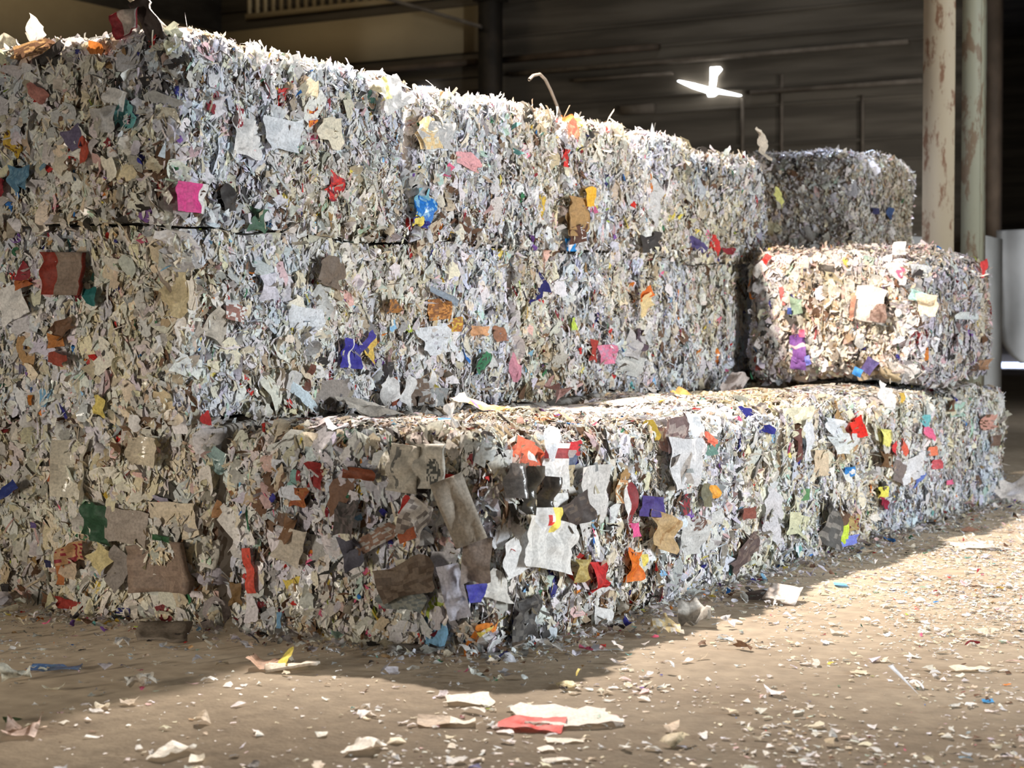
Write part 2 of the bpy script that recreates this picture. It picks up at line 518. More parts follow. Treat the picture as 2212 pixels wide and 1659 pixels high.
def bale(key, t0, t1, s0, s1, z0, z1, faces, label, group, r=.10, bulge=.035, amp=.045, bias=None, dark=1.0, sat=1.0, film=.06, tilt=0.0, scale=1.0, parts=16, lim=None, rz=None, lowdark=0.0, dim=1.0):
    b = Bale()
    b.key = key; b.lx, b.ly, b.h = t1 - t0, s1 - s0, z1 - z0
    b.t, b.s, b.z0 = (t0 + t1) / 2, (s0 + s1) / 2, z0
    b.t0, b.s0 = t0, s0
    b.r, b.bulge, b.amp, b.bias, b.dark, b.sat, b.film, b.tilt, b.scale = r, bulge, amp, bias, dark, sat, film, tilt, scale
    b.seed = len(BALES) + 1
    b.rz = rz or r
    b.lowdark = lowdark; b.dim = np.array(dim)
    b.lim = dict(end=.0, far=.0, side=.0, back=.0, top=.0); b.lim.update(lim or {})
    root = link('paper_bale', core_mesh(b), loc=tuple(W(b.t, b.s, z0)), rotz=ANG)
    tag(root, label, 'paper bale', group)
    b.root = root
    out = []
    for face, den in faces.items():
        A = face_area(b, face)
        if face == 'top':
            mix = dict(small=1900, mid=200, strip=700, blade=420)
        elif face == 'end':
            mix = dict(small=1500, mid=480, strip=420, blade=260)
        else:
            mix = dict(small=1500, mid=430, strip=850, blade=360)
        if b.z0 > 1.13 and face in ('end', 'side') and b.key[0] in 'ln':
            scrap_batch(b, face, int(48 * (b.lx if face == 'side' else b.ly)), 'fringe', out)
        for kind, q in mix.items():
            scrap_batch(b, face, int(A * q * den), kind, out)
        # larger sheets and coloured pieces that can be picked out are parts of their own
        if den >= .5:
            npc = int(A * parts * den)
            p = face_sample(b, face, npc)
            L = np.clip(RNG.lognormal(math.log(.125), .32, npc), .07, .26); Wd = L * RNG.uniform(.4, .9, npc)
            C, N = shape_pts(b, p, RNG.normal(.012, .008, npc))
            T, B, N = axes(N, face, .5, .22)
            c, idx, ks = colours(npc, bias, dark * .7, sat * 1.15)
            for i in range(npc):
                sl = slice(i, i + 1)
                v, f, k = patches(C[sl], T[sl], B[sl], N[sl], L[sl], Wd[sl], 7, 6, .18, .02, .24)
                clampb(b, v)
                nm = NAMES[ks[idx[i]]]
                link(nm, make_mesh(nm, v, f, [M_FILM if RNG.random() < film else M_PAPER], np.repeat(c[sl], k, 0)), root)
    if out:
        v, f, c, m = merge(out)
        o = link('compressed_scraps', make_mesh('compressed_scraps', v, f, [M_PAPER, M_FILM], c, m), root)
        o['kind'] = 'stuff'
    BALES[key] = b
    return b


# ------------------------------------------------------------------ picked-out pieces in the bale faces
def sheet_mesh(name, w, h, colf, nx=9, ny=9, curl=.06, crumple=.009, jag=.0, edge=.0, mat=None, thick=0.0, bend=0.0):
    """a sheet in the local xz-plane facing -y; colf(a, c) gives a colour for a in 0..1 across, c in 0..1 up"""
    a, c = np.meshgrid(np.linspace(0, 1, nx + 1), np.linspace(0, 1, ny + 1), indexing='ij')
    X = (a - .5) * w; Z = (c - .5) * h
    Y = curl * w * ((a - .5) ** 2 * RNG.normal(0, 1) + (c - .5) ** 2 * RNG.normal(0, 1) + (a - .5) * (c - .5) * RNG.normal(0, 1)) * 1.5
    Y += bend * w * (a - .5) ** 2 * 4
    k = np.stack([X.ravel() * 9, Z.ravel() * 9, np.full(X.size, RNG.random() * 30)], 1)
    Y += (vnoise(k * 1.5) * 1.2 + vnoise(k * 3) * .6).reshape(X.shape) * crumple * 3
    if edge:
        k2 = np.stack([a.ravel() * 3, c.ravel() * 3, np.full(X.size, RNG.random() * 30)], 1)
        X = X + (vnoise(k2 * .9) * edge * .75 * w).reshape(X.shape)
        Z = Z + (vnoise(k2 * .9 + 7) * edge * .75 * h).reshape(X.shape)
    if jag:
        X = X + RNG.normal(0, jag * w / nx, X.shape); Z = Z + RNG.normal(0, jag * h / ny, X.shape)
    v = np.stack([X.ravel(), Y.ravel(), Z.ravel()], 1)
    fs, cs = [], []
    for i in range(nx):
        for j in range(ny):
            fs.append((i * (ny + 1) + j, (i + 1) * (ny + 1) + j, (i + 1) * (ny + 1) + j + 1, i * (ny + 1) + j + 1))
            cs.append(colf((i + .5) / nx, (j + .5) / ny))
    fs = np.array(fs); cs = np.array(cs)
    if thick:
        n0 = len(v)
        v2 = v + np.array([0, thick, 0])
        f2 = fs[:, ::-1] + n0
        rim, rc = [], []
        lin = [i * (ny + 1) for i in range(nx + 1)] + [nx * (ny + 1) + j for j in range(1, ny + 1)] + [i * (ny + 1) + ny for i in range(nx - 1, -1, -1)] + [j for j in range(ny - 1, 0, -1)]
        for q in range(len(lin)):
            x, y = lin[q], lin[(q + 1) % len(lin)]
            rim.append((y, x, x + n0, y + n0)); rc.append(np.array(cs[0]) * .8)
        v = np.concatenate([v, v2]); fs = np.concatenate([fs, f2, np.array(rim)]); cs = np.concatenate([cs, cs, np.array(rc)])
    return make_mesh(name, v, fs, [mat or M_PAPER], cs)


def solid(k, var=.06):
    c = np.array(PAL[k] if isinstance(k, str) else k)
    return lambda a, h: np.clip(c * (1 + RNG.normal(0, var)), .01, .87)


def split_v(k1, k2, at_, at2=2):
    f1, f2 = solid(k1), solid(k2)
    return lambda a, h: f2(a, h) if at_ < a < at2 else f1(a, h)


def split_h(k1, k2, at_, at2=2):
    f1, f2 = solid(k1), solid(k2)
    return lambda a, h: f2(a, h) if at_ < h < at2 else f1(a, h)


def blotch(k1, k2, p=.35):
    f1, f2 = solid(k1), solid(k2)
    return lambda a, h: f2(a, h) if RNG.random() < p else f1(a, h)


def pick(key, name, px, py, wpx, hpx, col, face='side', roll=0.0, tip=0.0, turn=0.0, out=.045, label=None, n=9, **kw):
    """a distinct piece pressed into a bale face: found where the sight line meets the face, sized in metres"""
    b = BALES[key]
    if face == 'side':
        t, s, z = at(px, py, 's', b.s0)
        d = np.array(proj(W(t + .01, s, z))) - np.array(proj(W(t, s, z)))
    elif face == 'end':
        t, s, z = at(px, py, 't', b.t0)
        d = np.array(proj(W(t, s - .01, z))) - np.array(proj(W(t, s, z)))
    else:
        t, s, z = at(px, py, 'z', b.z0 + b.h)
        d = np.array(proj(W(t + .01, s, z))) - np.array(proj(W(t, s, z)))
    pz = abs((np.array(proj(W(t, s, z + .01))) - np.array(proj(W(t, s, z))))[1]) / .01
    w = wpx / (abs(d[0]) / .01); h = hpx / pz
    lx, ly, lz = t - b.t, s - b.s, z - b.z0
    # keep clear of the next bale, then rest on the bulging surface
    if face == 'side' and b.lx > w: lx = min(max(lx, -b.lx / 2 + w / 2 if b.lim['end'] == 0 else -9), b.lx / 2 - w / 2 if b.lim['far'] == 0 else 9)
    p = np.array([[lx, ly, lz]])
    if face == 'side': p[0, 1] = -b.ly / 2
    if face == 'end': p[0, 0] = -b.lx / 2
    if face == 'top': p[0, 2] = b.h
    p = np.clip(p, [[-b.lx / 2, -b.ly / 2, 0]], [[b.lx / 2, b.ly / 2, b.h]])
    q, nn = shape_pts(b, p, np.full(1, 0.0))
    o = link(name, sheet_mesh(name, w, h, col, nx=n, ny=n, **kw), b.root)
    if face == 'side':
        o.location = (lx, q[0, 1] - out, max(lz, h * .5)); o.rotation_euler = (tip, roll, turn)
    elif face == 'end':
        o.location = (q[0, 0] - out, ly, max(lz, h * .5)); o.rotation_euler = (tip, roll, -math.pi / 2 + turn)
    else:
        o.location = (lx, ly, q[0, 2] + out); o.rotation_euler = (-math.pi / 2 + .35 + tip, roll, turn)
    if label: o['label'] = label
    return o


exec_parts = []

# ================================================================== the setting
M_FLOOR = floor_mat()
v = []
fl = boxes_mesh('floor', [(-14, 75, -30, 40, -.2, 0)], [M_FLOOR])
tag(link('floor', fl, **HALL), kind='structure')

M_DARKWALL = plain('sooty_wall', (0.075, 0.061, 0.045), .85, .2, col2=(0.145, 0.120, 0.090), noise=1, scale=1.1, stretch=(1, .25, 3.0))
M_TAN = plain('tan_sheeting', (0.34, 0.26, 0.15), .8, .2, col2=(0.44, 0.34, 0.20), noise=1, scale=.5, stretch=(1, .3, 1.5))
M_DARKSTEEL = plain('dark_steel', (0.022, 0.017, 0.012), .7, .3, col2=(0.05, 0.036, 0.024), scale=2)
M_GREYSTEEL = plain('weathered_steel', (0.11, 0.095, 0.08), .7, .3, col2=(0.19, 0.16, 0.13), scale=3)
M_RAIL = plain('dusty_rail', (0.15, 0.12, 0.09), .8, .2, col2=(0.22, 0.18, 0.14), scale=3)
M_PALE = plain('pale_concrete', (0.50, 0.50, 0.49), .8, .2, col2=(0.62, 0.62, 0.61), scale=2.2)
M_DAY = glow('daylight_gap', (0.93, 0.97, 1.0), 9.0)
M_DAYBLUE = glow('daylight_under_door', (0.55, 0.66, 1.0), 4.5)

TW = 26.4          # back wall (across the hall)
SWALL = 23.4       # left wall (along the hall)
# corrugated back wall
bl = [(TW, TW + .3, 4.95, SWALL + .3, 0, 13.5)]
zz = 2.6
while zz < 13.2:                # horizontal cladding laps
    bl.append((TW - .035, TW, 4.96, SWALL, zz, zz + .07)); zz += .55 + .25 * math.sin(zz * 5)
tag(link('wall_back', boxes_mesh('wall_back', bl, [M_DARKWALL]), **HALL), kind='structure')
tag(link('wall_left', boxes_mesh('wall_left', [(-14, TW + .3, SWALL, SWALL + .3, 0, 13.5)], [M_DARKWALL]), **HALL), kind='structure')
tag(link('wall_far', boxes_mesh('wall_far', [(66, 66.3, -30, 24, 0, 13.5)], [M_DARKWALL]), **HALL), kind='structure')
tag(link('ceiling', boxes_mesh('ceiling', [(-14, 75, -12, 40, 13.5, 13.8)], [M_DARKWALL]), **HALL), kind='structure')
# tan sheeting band that runs along the left wall and round the corner
tag(link('trim_1', boxes_mesh('trim_1', [(-14, TW, SWALL - .08, SWALL, 6.9, 8.75)], [M_TAN]), **HALL), kind='structure')
tag(link('trim_2', boxes_mesh('trim_2', [(TW - .08, TW, at(1045, 100, 't', TW)[1], SWALL - .1, 7.75, 8.75)], [M_TAN]), **HALL), kind='structure')
# ribbed panel above the band
bl = [(TW - .1, TW, 14.2, 22.6, 9.0, 9.12), (TW - .1, TW, 14.2, 22.6, 9.75, 9.87)]
s = 14.3
while s < 22.5:
    bl.append((TW - .08, TW, s, s + .09, 9.12, 9.75)); s += .24
tag(link('trim_3', boxes_mesh('trim_3', bl, [M_TAN]), **HALL), kind='structure')
# dark roof column in front of the back wall, and the end column by the opening
t, s, z = at(1057, 150, 't', TW - .6)
tag(link('trim_4', boxes_mesh('trim_4', [(TW - .75, TW - .35, s - .19, s + .19, 0, 13.5), (TW - .8, TW - .3, s - .3, s + .3, 8.7, 9.1)], [M_DARKSTEEL]), **HALL), kind='structure')
t, s, z = at(2143, 300, 't', TW - .3)
M_BROWNSTEEL = plain('brown_steel', (0.075, 0.052, 0.034), .7, .3, col2=(0.13, 0.09, 0.06), scale=2)
tag(link('trim_5', boxes_mesh('trim_5', [(TW - .5, TW - .1, s - .14, s + .12, 0, 13.5)], [M_BROWNSTEEL]), **HALL), kind='structure')
# horizontal rails across the dark wall, each at its own height
rails = [(1100, 1960, 135, 118, .04, M_RAIL), (1620, 1990, 196, 178, .04, M_RAIL), (1240, 1450, 172, 160, .03, M_RAIL), (640, 1030, 160, 140, .06, M_BROWNSTEEL), (900, 1030, 205, 200, .05, M_BROWNSTEEL),
         (1080, 1420, 120, 110, .06, M_BROWNSTEEL), (1340, 1410, 238, 234, .09, M_RAIL)]
k = 6
for x0, x1, y0, y1, th, m in rails:
    a = at(x0, y0, 't', TW - .2); b_ = at(x1, y1, 't', TW - .2)
    zc = (a[2] + b_[2]) / 2
    tag(link('trim_%d' % k, boxes_mesh('trim', [(TW - .22, TW - .05, b_[1], a[1], zc - th, zc + th)], [m]), **HALL), kind='structure'); k += 1
# upright seams of the wall sheets
for px, y0, y1 in ((1600, 210, 312), (1860, 205, 310), (1685, 160, 300)):
    a = at(px, y0, 't', TW - .12); b_ = at(px, y1, 't', TW - .12)
    tag(link('trim_%d' % k, boxes_mesh('trim', [(TW - .05, TW, a[1] - .03, a[1] + .03, b_[2] - .5, a[2])], [M_RAIL]), **HALL), kind='structure'); k += 1


def rod(name, pts, rad, mat):
    return link(name, tube_mesh(name, pts, rad, mat))


def P(px, py, axis, val):
    return tuple(W(*at(px, py, axis, val)))


# slanting brace up in the roof, left of the column
tag(rod('trim_%d' % k, [P(830, -5, 't', TW - .9), P(1040, 58, 't', TW - .9)], .045, M_GREYSTEEL), kind='structure'); k += 1

# torn gap in the wall where daylight comes in: an upright tear and a long slanting tear
tear = bpy.data.meshes.new('window_1')


def wallpoly(pts):
    return [tuple(W(*at(x, y, 't', TW - .06))) for x, y in pts]


def poly(name, plist, mat, depth=.04):
    vs, fs = [], []
    off = -U * depth
    for pts in plist:
        n = len(pts); k0 = len(vs)
        vs += [tuple(p) for p in pts] + [tuple(np.array(p) + off) for p in pts]
        fs.append(list(range(k0, k0 + n))[::-1]); fs.append(list(range(k0 + n, k0 + 2 * n)))
        for i in range(n):
            j = (i + 1) % n
            fs.append([k0 + i, k0 + j, k0 + n + j, k0 + n + i])
    me = bpy.data.meshes.new(name); me.from_pydata(vs, [], fs); me.materials.append(mat); me.update()
    return me


me = poly('window_1', [wallpoly([(1536, 146), (1556, 145), (1560, 150), (1549, 163), (1545, 190), (1553, 193), (1603, 206), (1598, 208), (1552, 202), (1543, 208), (1532, 209), (1528, 201), (1497, 191), (1465, 176), (1468, 174), (1502, 181), (1535, 190), (1536, 170)])], M_DAY)
tag(link('window_1', me), kind='structure')
me = poly('window_2', [wallpoly([(895, 196), (906, 187), (934, 188), (946, 200), (938, 214), (893, 212)])], glow('daylight_slot', (.72, .80, 1.0), 2.4))
tag(link('window_2', me), kind='structure')
# far roller door left open a crack
a = at(2152, 797, 't', 65.9); b_ = at(2260, 797, 't', 65.9)
d1 = link('door_1', boxes_mesh('door_1', [(65.8, 66.0, -22, a[1] + 3, .55, 6.0)], [M_DARKWALL]), **HALL)
tag(d1, kind='structure')
link('daylight_gap', boxes_mesh('daylight_gap', [(65.75, 66.0, -22, a[1] + .4, .02, .22)], [M_DAYBLUE]), d1)


# ------------------------------------------------------------------ steel column
def rust_mat(name, c1, c2):
    m, nt, b = new_mat(name)
    tc = nt.nodes.new('ShaderNodeTexCoord')
    mp = nt.nodes.new('ShaderNodeMapping'); mp.inputs['Scale'].default_value = (3.2, 3.2, 1.1)
    nt.links.new(tc.outputs['Object'], mp.inputs['Vector'])
    n = nt.nodes.new('ShaderNodeTexNoise'); n.inputs['Scale'].default_value = 2.6; n.inputs['Detail'].default_value = 8; n.inputs['Roughness'].default_value = .65
    nt.links.new(mp.outputs['Vector'], n.inputs['Vector'])
    cr = nt.nodes.new('ShaderNodeValToRGB')
    cr.color_ramp.elements[0].position = .53; cr.color_ramp.elements[0].color = (*c1, 1)
    cr.color_ramp.elements[1].position = .60; cr.color_ramp.elements[1].color = (*c2, 1)
    nt.links.new(n.outputs['Fac'], cr.inputs['Fac'])
    nt.links.new(cr.outputs['Color'], b.inputs['Base Color'])
    b.inputs['Roughness'].default_value = .6
    return m


M_CREAM = rust_mat('cream_paint_with_rust', (0.40, 0.335, 0.235), (0.19, 0.10, 0.055))
M_GREENISH = rust_mat('grey_green_paint', (0.27, 0.27, 0.20), (0.17, 0.12, 0.075))
TC = 11.9
a0 = at(1993, 300, 't', TC); a1 = at(2061, 300, 't', TC); a2 = at(2074, 300, 't', TC); a3 = at(2114, 300, 't', TC)
col = bpy.data.objects.new('steel_column', None); COL.objects.link(col)
cx, cy = TC + .2, (a0[1] + a3[1]) / 2
col.location = tuple(W(cx, cy, 0)); col.rotation_euler = (0, 0, ANG)
tag(col, 'cream painted steel column with rust patches, standing beyond the last bales', 'column', kind='thing')


def rel(x0, x1, s0, s1, z0, z1):
    return (x0 - cx, x1 - cx, min(s0, s1) - cy, max(s0, s1) - cy, z0, z1)


link('wide_flange', boxes_mesh('wide_flange', [rel(TC, TC + .03, a0[1], a1[1], 0.03, 13.4)], [M_CREAM]), col)
link('web', boxes_mesh('web', [rel(TC + .03, TC + .40, (a0[1] + a1[1]) / 2 - .01, (a0[1] + a1[1]) / 2 + .01, .03, 13.4), rel(TC + .36, TC + .40, a1[1] + .02, a2[1] - .02, .03, 13.4)], [M_DARKSTEEL]), col)
o = link('narrow_flange', boxes_mesh('narrow_flange', [rel(TC + .05, TC + .08, a2[1], a3[1], .03, 13.4), rel(TC + .08, TC + .30, a3[1], a3[1] + .02, .03, 13.4)], [M_GREENISH]), col)
o['label'] = 'narrower grey green flange'
link('base_plate', boxes_mesh('base_plate', [rel(TC - .12, TC + .5, a0[1] + .1, a3[1] - .1, 0, .03)], [M_DARKSTEEL]), col)

# pale things beyond the column: low concrete blocks and a sheet of pale tarpaulin
a = at(1953, 530, 't', 15.0); b_ = at(2000, 530, 't', 15.0)
zt = at(1970, 512, 't', 15.0)[2]
blk = link('concrete_block', boxes_mesh('concrete_block', [(15, 15.8, b_[1] - .1, a[1] + 1.2, 0, zt), (15.2, 15.6, b_[1] + .2, a[1] + .9, zt, zt + .02)], [M_PALE]), **HALL)
tag(blk, 'pale concrete block showing left of the steel column foot, behind the raised bale', 'concrete block')
a = at(2103, 540, 't', 15.6); b_ = at(2130, 540, 't', 15.6)
zt = at(2110, 511, 't', 15.6)[2]
blk = link('concrete_block', boxes_mesh('concrete_block', [(15.6, 16.4, b_[1], a[1], 0, zt), (15.7, 16.3, b_[1] + .1, a[1] - .1, zt, zt + .02)], [M_PALE]), **HALL)
tag(blk, 'narrow pale concrete block showing right of the steel column', 'concrete block')
# tarpaulin: a hanging, folded sheet
TT = 24.5
pts_l = [(2151, 498), (2153, 600), (2155, 700), (2164, 742), (2184, 768), (2206, 782)]
nx, ny = 26, 30
vs, fs = [], []
top = at(2151, 498, 't', TT); bot = at(2210, 785, 't', TT)
for i in range(nx + 1):
    for j in range(ny + 1):
        fz = j / ny
        py = 785 - fz * (785 - 498)
        # left border follows the rounded lower corner
        ys = [p[1] for p in pts_l]; xs = [p[0] for p in pts_l]
        lx_ = float(np.interp(py, ys, xs))
        tt, ss, zz = at(lx_, py, 't', TT)
        s_r = top[1] - 3.2
        ss = ss + (s_r - ss) * i / nx
        vs.append((TT + .06 * math.sin(ss * 6.5) + .05 * math.sin(zz * 3 + ss * 2), ss, zz))
for i in range(nx):
    for j in range(ny):
        q = i * (ny + 1) + j
        fs.append((q, q + ny + 1, q + ny + 2, q + 1))
M_TARP = plain('pale_tarpaulin', (0.58, 0.59, 0.60), .6, .3, col2=(0.70, 0.71, 0.72), scale=1.5)
o = link('tarpaulin_sheet', make_mesh('tarpaulin_sheet', vs, fs, [M_TARP], smooth=True), **HALL)
so = o.modifiers.new('thickness', 'SOLIDIFY'); so.thickness = .012
tag(o, 'pale grey tarpaulin hanging beyond the steel column at the far right', 'tarpaulin')
# bent wire standing up behind the top tier
o = rod('bent_wire', [tuple(W(*at(x, y, 's', 2.5))) for x, y in ((1143, 172), (1152, 163), (1166, 160), (1178, 172), (1190, 196), (1203, 228), (1216, 268))], .012, M_GREYSTEEL)
tag(o, 'thin bent wire sticking up from the top tier of bales against the dark wall', 'wire')

# ================================================================== the bales
FRONT = 'bales of the front row on the floor'
TOP = 'bales of the top tier'
MID = 'bales of the middle tier'
LOW = 'bales of the bottom tier behind the front row'
Q = .25

# front row, on the floor, running away from the near corner
fb = [-.02, 1.95, 3.88, 5.78, 7.65, 9.55]
fbias = [dict(kraft=3.0, brown=2.0, dark=2.0, beige=1.6), dict(cool=2.0, lav=1.5), dict(cream=3.0, mint=1.6, yellow=1.5), dict(cool=3.0, mint=1.5), dict(cool=2.2, mint=2.0)]
flab = ['front-row bale at the near corner, stuffed with cartons, kraft card and white sheets',
        'front-row bale second from the near corner, with an orange scrap and dark folded card',
        'yellowish front-row bale, third from the near corner',
        'front-row bale with a bright red scrap near its upper edge, fourth from near corner',
        'last bale of the front row, under the far half of the raised bale']
for i in range(5):
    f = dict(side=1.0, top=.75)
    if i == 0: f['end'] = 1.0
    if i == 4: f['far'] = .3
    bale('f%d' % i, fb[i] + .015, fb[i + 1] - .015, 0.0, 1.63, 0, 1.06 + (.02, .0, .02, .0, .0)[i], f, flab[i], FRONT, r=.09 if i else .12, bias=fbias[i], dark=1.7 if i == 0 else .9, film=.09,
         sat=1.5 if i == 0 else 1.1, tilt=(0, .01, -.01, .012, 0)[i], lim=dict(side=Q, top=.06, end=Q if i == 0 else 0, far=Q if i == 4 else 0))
# raised bale on the far end of the front row
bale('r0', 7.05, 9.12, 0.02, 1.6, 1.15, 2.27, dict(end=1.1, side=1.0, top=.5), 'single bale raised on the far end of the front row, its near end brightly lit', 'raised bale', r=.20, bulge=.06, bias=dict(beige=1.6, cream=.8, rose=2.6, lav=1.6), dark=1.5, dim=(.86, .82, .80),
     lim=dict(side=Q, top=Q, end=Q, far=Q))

# main stack behind, three tiers; the near ends face the camera on the left
S0, S1 = 1.70, 3.06
bale('m1', .0, 1.95, S0, S1, 0, 1.13, dict(end=1.0), 'bottom bale of the tall stack with a milky bottle and dark green carton', LOW, bias=dict(cream=2, brown=1.5), dark=1.2, rz=.05, lim=dict(end=Q))
lb = [-.28, 1.5, 3.2, 5.2, 7.75]
llab = ['near-end bale of the middle tier, with a dark red box and a navy packet',
        'middle-tier bale with a torn orange picture box, second from the near end',
        'middle-tier bale with a pink packet and a hanging orange scrap, third from near end',
        'shaded last bale of the middle tier, half hidden by the raised bale']
for i in range(4):
    f = dict(side=1.0)
    if i == 0: f['end'] = 1.0
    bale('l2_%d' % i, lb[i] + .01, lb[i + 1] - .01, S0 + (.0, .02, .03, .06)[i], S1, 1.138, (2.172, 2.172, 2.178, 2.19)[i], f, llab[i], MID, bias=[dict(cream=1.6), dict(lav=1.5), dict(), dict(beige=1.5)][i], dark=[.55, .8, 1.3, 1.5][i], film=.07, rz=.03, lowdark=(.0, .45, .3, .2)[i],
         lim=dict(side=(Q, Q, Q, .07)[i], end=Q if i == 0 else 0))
tb = [-.36, 1.88, 3.85, 6.1, 7.8]
tlab = ['near-corner bale of the top tier, with a magenta packet low at its corner',
        'top-tier bale with a bright blue bag low in its side, second from near corner',
        'top-tier bale with a brown cardboard piece and dark wrapper, third from near corner',
        'brownish last bale of the long top tier, sunk a little lower than its neighbours']
for i in range(4):
    f = dict(side=1.0, top=.4)
    if i == 0: f['end'] = 1.0
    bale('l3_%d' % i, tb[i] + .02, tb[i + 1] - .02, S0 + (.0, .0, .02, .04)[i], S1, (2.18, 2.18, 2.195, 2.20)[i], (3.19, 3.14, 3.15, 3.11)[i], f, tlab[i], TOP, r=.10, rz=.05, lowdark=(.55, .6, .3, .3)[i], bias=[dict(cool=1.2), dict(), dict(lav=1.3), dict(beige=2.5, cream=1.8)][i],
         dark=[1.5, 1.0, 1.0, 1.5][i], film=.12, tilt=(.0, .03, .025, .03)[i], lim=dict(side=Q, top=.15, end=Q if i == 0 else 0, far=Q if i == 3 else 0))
# the stack's hidden bottom tier, seen only where it carries the rest
for i, (a, b_) in enumerate(((1.97, 3.9), (3.9, 5.8), (5.8, 7.8))):
    bale('h%d' % i, a + .01, b_ - .01, S0 + .04, S1, 0, 1.13, dict(), ['bottom bale of the tall stack behind the front row, second from the near end', 'bottom bale of the tall stack behind the front row, third from the near end', 'bottom bale at the far end of the tall stack, behind the front row'][i], LOW)
# neighbouring column at the left edge of the picture
for i, (z0, z1) in enumerate(((0, 1.06), (1.08, 2.12), (2.14, 3.14))):
    bale('n%d' % i, (.12, -.12, -.2)[i], (1.9, 1.7, 1.8)[i], S1 + .05, S1 + 1.5, z0, z1, dict(end=1.0, top=.3), ['bottom bale of the next column at the left edge', 'middle bale of the next column at the left edge', 'top bale of the next column at the left edge, under a lit sheet'][i],
         'bales of the next column', dark=1.2, parts=8, lim=dict(end=Q, top=.1 if i == 2 else 0))
# far stack beyond the end of the long row
for i, (z0, z1) in enumerate(((0, 1.1), (1.12, 2.25), (2.27, 3.40))):
    bale('x%d' % i, 9.65, 11.45, 1.5, 3.0, z0, z1, dict(end=.8, side=.8, top=.8) if i == 2 else dict(end=.3, side=.3), ['bottom bale of the far stack, behind the raised bale', 'middle bale of the far stack, behind the raised bale', 'far grey-brown bale high up beyond the long row, rimmed with bluish light'][i],
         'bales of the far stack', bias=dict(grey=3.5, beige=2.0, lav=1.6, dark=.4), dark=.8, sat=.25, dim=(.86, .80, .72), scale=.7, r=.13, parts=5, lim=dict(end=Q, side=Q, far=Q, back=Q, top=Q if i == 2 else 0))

# ================================================================== pieces that stand out in the bale faces
# --- top tier, near corner bale
K = 'l3_0'
pick(K, 'magenta_packet', 394, 428, 62, 64, split_v((.62, .06, .24), 'white', .78), 'side', roll=.03, out=.06, label='magenta printed packet with a white edge', curl=.05)
pick(K, 'red_scrap', 706, 408, 34, 42, blotch('red', 'maroon', .4), 'side', roll=.5, edge=.35)
pick(K, 'white_sheet', 816, 205, 58, 78, solid('white'), 'side', roll=-.35, tip=-.3, out=.09, label='white sheet standing proud of the edge', edge=.15)
pick(K, 'yellow_scrap', 791, 195, 15, 48, solid((.80, .74, .30)), 'side', roll=-.35, out=.12)
pick(K, 'orange_scrap', 661, 252, 20, 30, blotch('orange', 'maroon', .4), 'side', roll=-.3, edge=.3)
pick(K, 'green_scrap', 546, 484, 36, 42, solid((.07, .14, .09)), 'side', edge=.4)
pick(K, 'black_wrapper', 480, 425, 22, 50, solid('dark'), 'side', roll=-.15, edge=.3)
pick(K, 'white_sheet', 590, 295, 66, 70, solid('cool'), 'side', edge=.25)
pick(K, 'white_sheet', 520, 300, 60, 80, solid('white'), 'side', roll=.2, edge=.2)
pick(K, 'white_sheet', 700, 285, 50, 60, solid('cream'), 'side', roll=.1, edge=.3)
pick(K, 'red_scrap', 505, 255, 14, 52, blotch('white', 'maroon', .45), 'side', label='red and white printed strip')
pick(K, 'ochre_scrap', 44, 318, 42, 36, blotch('ochre', 'brown', .15), 'end', roll=.6, edge=.35, label='mustard yellow scrap')
pick(K, 'steel_blue_scrap', 52, 386, 46, 52, blotch((.10, .22, .34), (.16, .30, .42), .4), 'end', edge=.3, label='round steel blue scrap')
pick(K, 'red_scrap', 212, 324, 20, 48, solid((.42, .07, .04)), 'end', roll=.1, edge=.3)
pick(K, 'navy_scrap', 192, 300, 34, 46, solid((.13, .11, .19)), 'end', roll=-.2, edge=.35)
pick(K, 'orange_scrap', 222, 108, 26, 24, solid((.42, .14, .03)), 'end', roll=.3, edge=.35)
pick(K, 'rose_sheet', 110, 206, 36, 26, solid((.45, .20, .17)), 'end', roll=.5, edge=.3)
pick(K, 'white_sheet', 262, 218, 56, 46, solid('white'), 'end', roll=.25, edge=.1)
pick(K, 'white_sheet', 256, 262, 50, 50, solid('grey'), 'end', edge=.2)
pick(K, 'maroon_scrap', 12, 404, 22, 36, solid('maroon'), 'end', edge=.35)
pick(K, 'brown_card', 82, 108, 78, 30, blotch('brown', 'kraft', .3), 'end', roll=-.1, edge=.3)
pick(K, 'black_wrapper', 120, 120, 56, 30, solid('dark'), 'end', roll=-.4, edge=.4)
pick(K, 'striped_carton', 277, 50, 56, 52, split_v('maroon', (.40, .36, .33), .30), 'end', roll=-.22, tip=-.12, out=.05, label='carton panel with a dark red stripe standing on the top edge', curl=.05, thick=.012)
# --- top tier, others
K = 'l3_1'
pick(K, 'blue_bag', 846, 440, 38, 52, blotch('blue', 'sky', .25), 'side', roll=.45, edge=.25, mat=M_FILM, label='bright blue plastic bag')
pick(K, 'teal_scrap', 822, 418, 26, 40, solid((.18, .42, .52)), 'side', edge=.3)
pick(K, 'cream_sheet', 850, 276, 34, 58, blotch((.75, .56, .30), 'cream', .3), 'side', roll=-.15, edge=.35, label='tan yellow scrap hanging from the edge', out=.05)
pick(K, 'navy_scrap', 712, 464, 32, 18, solid('navy'), 'side', roll=.2, edge=.2)
pick(K, 'yellow_scrap', 736, 458, 20, 34, solid('yellow'), 'side', edge=.3)
pick(K, 'grey_sheet', 776, 268, 76, 66, solid((.50, .50, .50)), 'side', edge=.25, label='flat grey sheet')
pick(K, 'brown_card', 830, 510, 70, 40, blotch('beige', 'brown', .3), 'side', roll=-.4, edge=.3)
pick(K, 'rose_sheet', 1000, 352, 44, 30, solid((.70, .36, .38)), 'side', roll=.2, edge=.4)
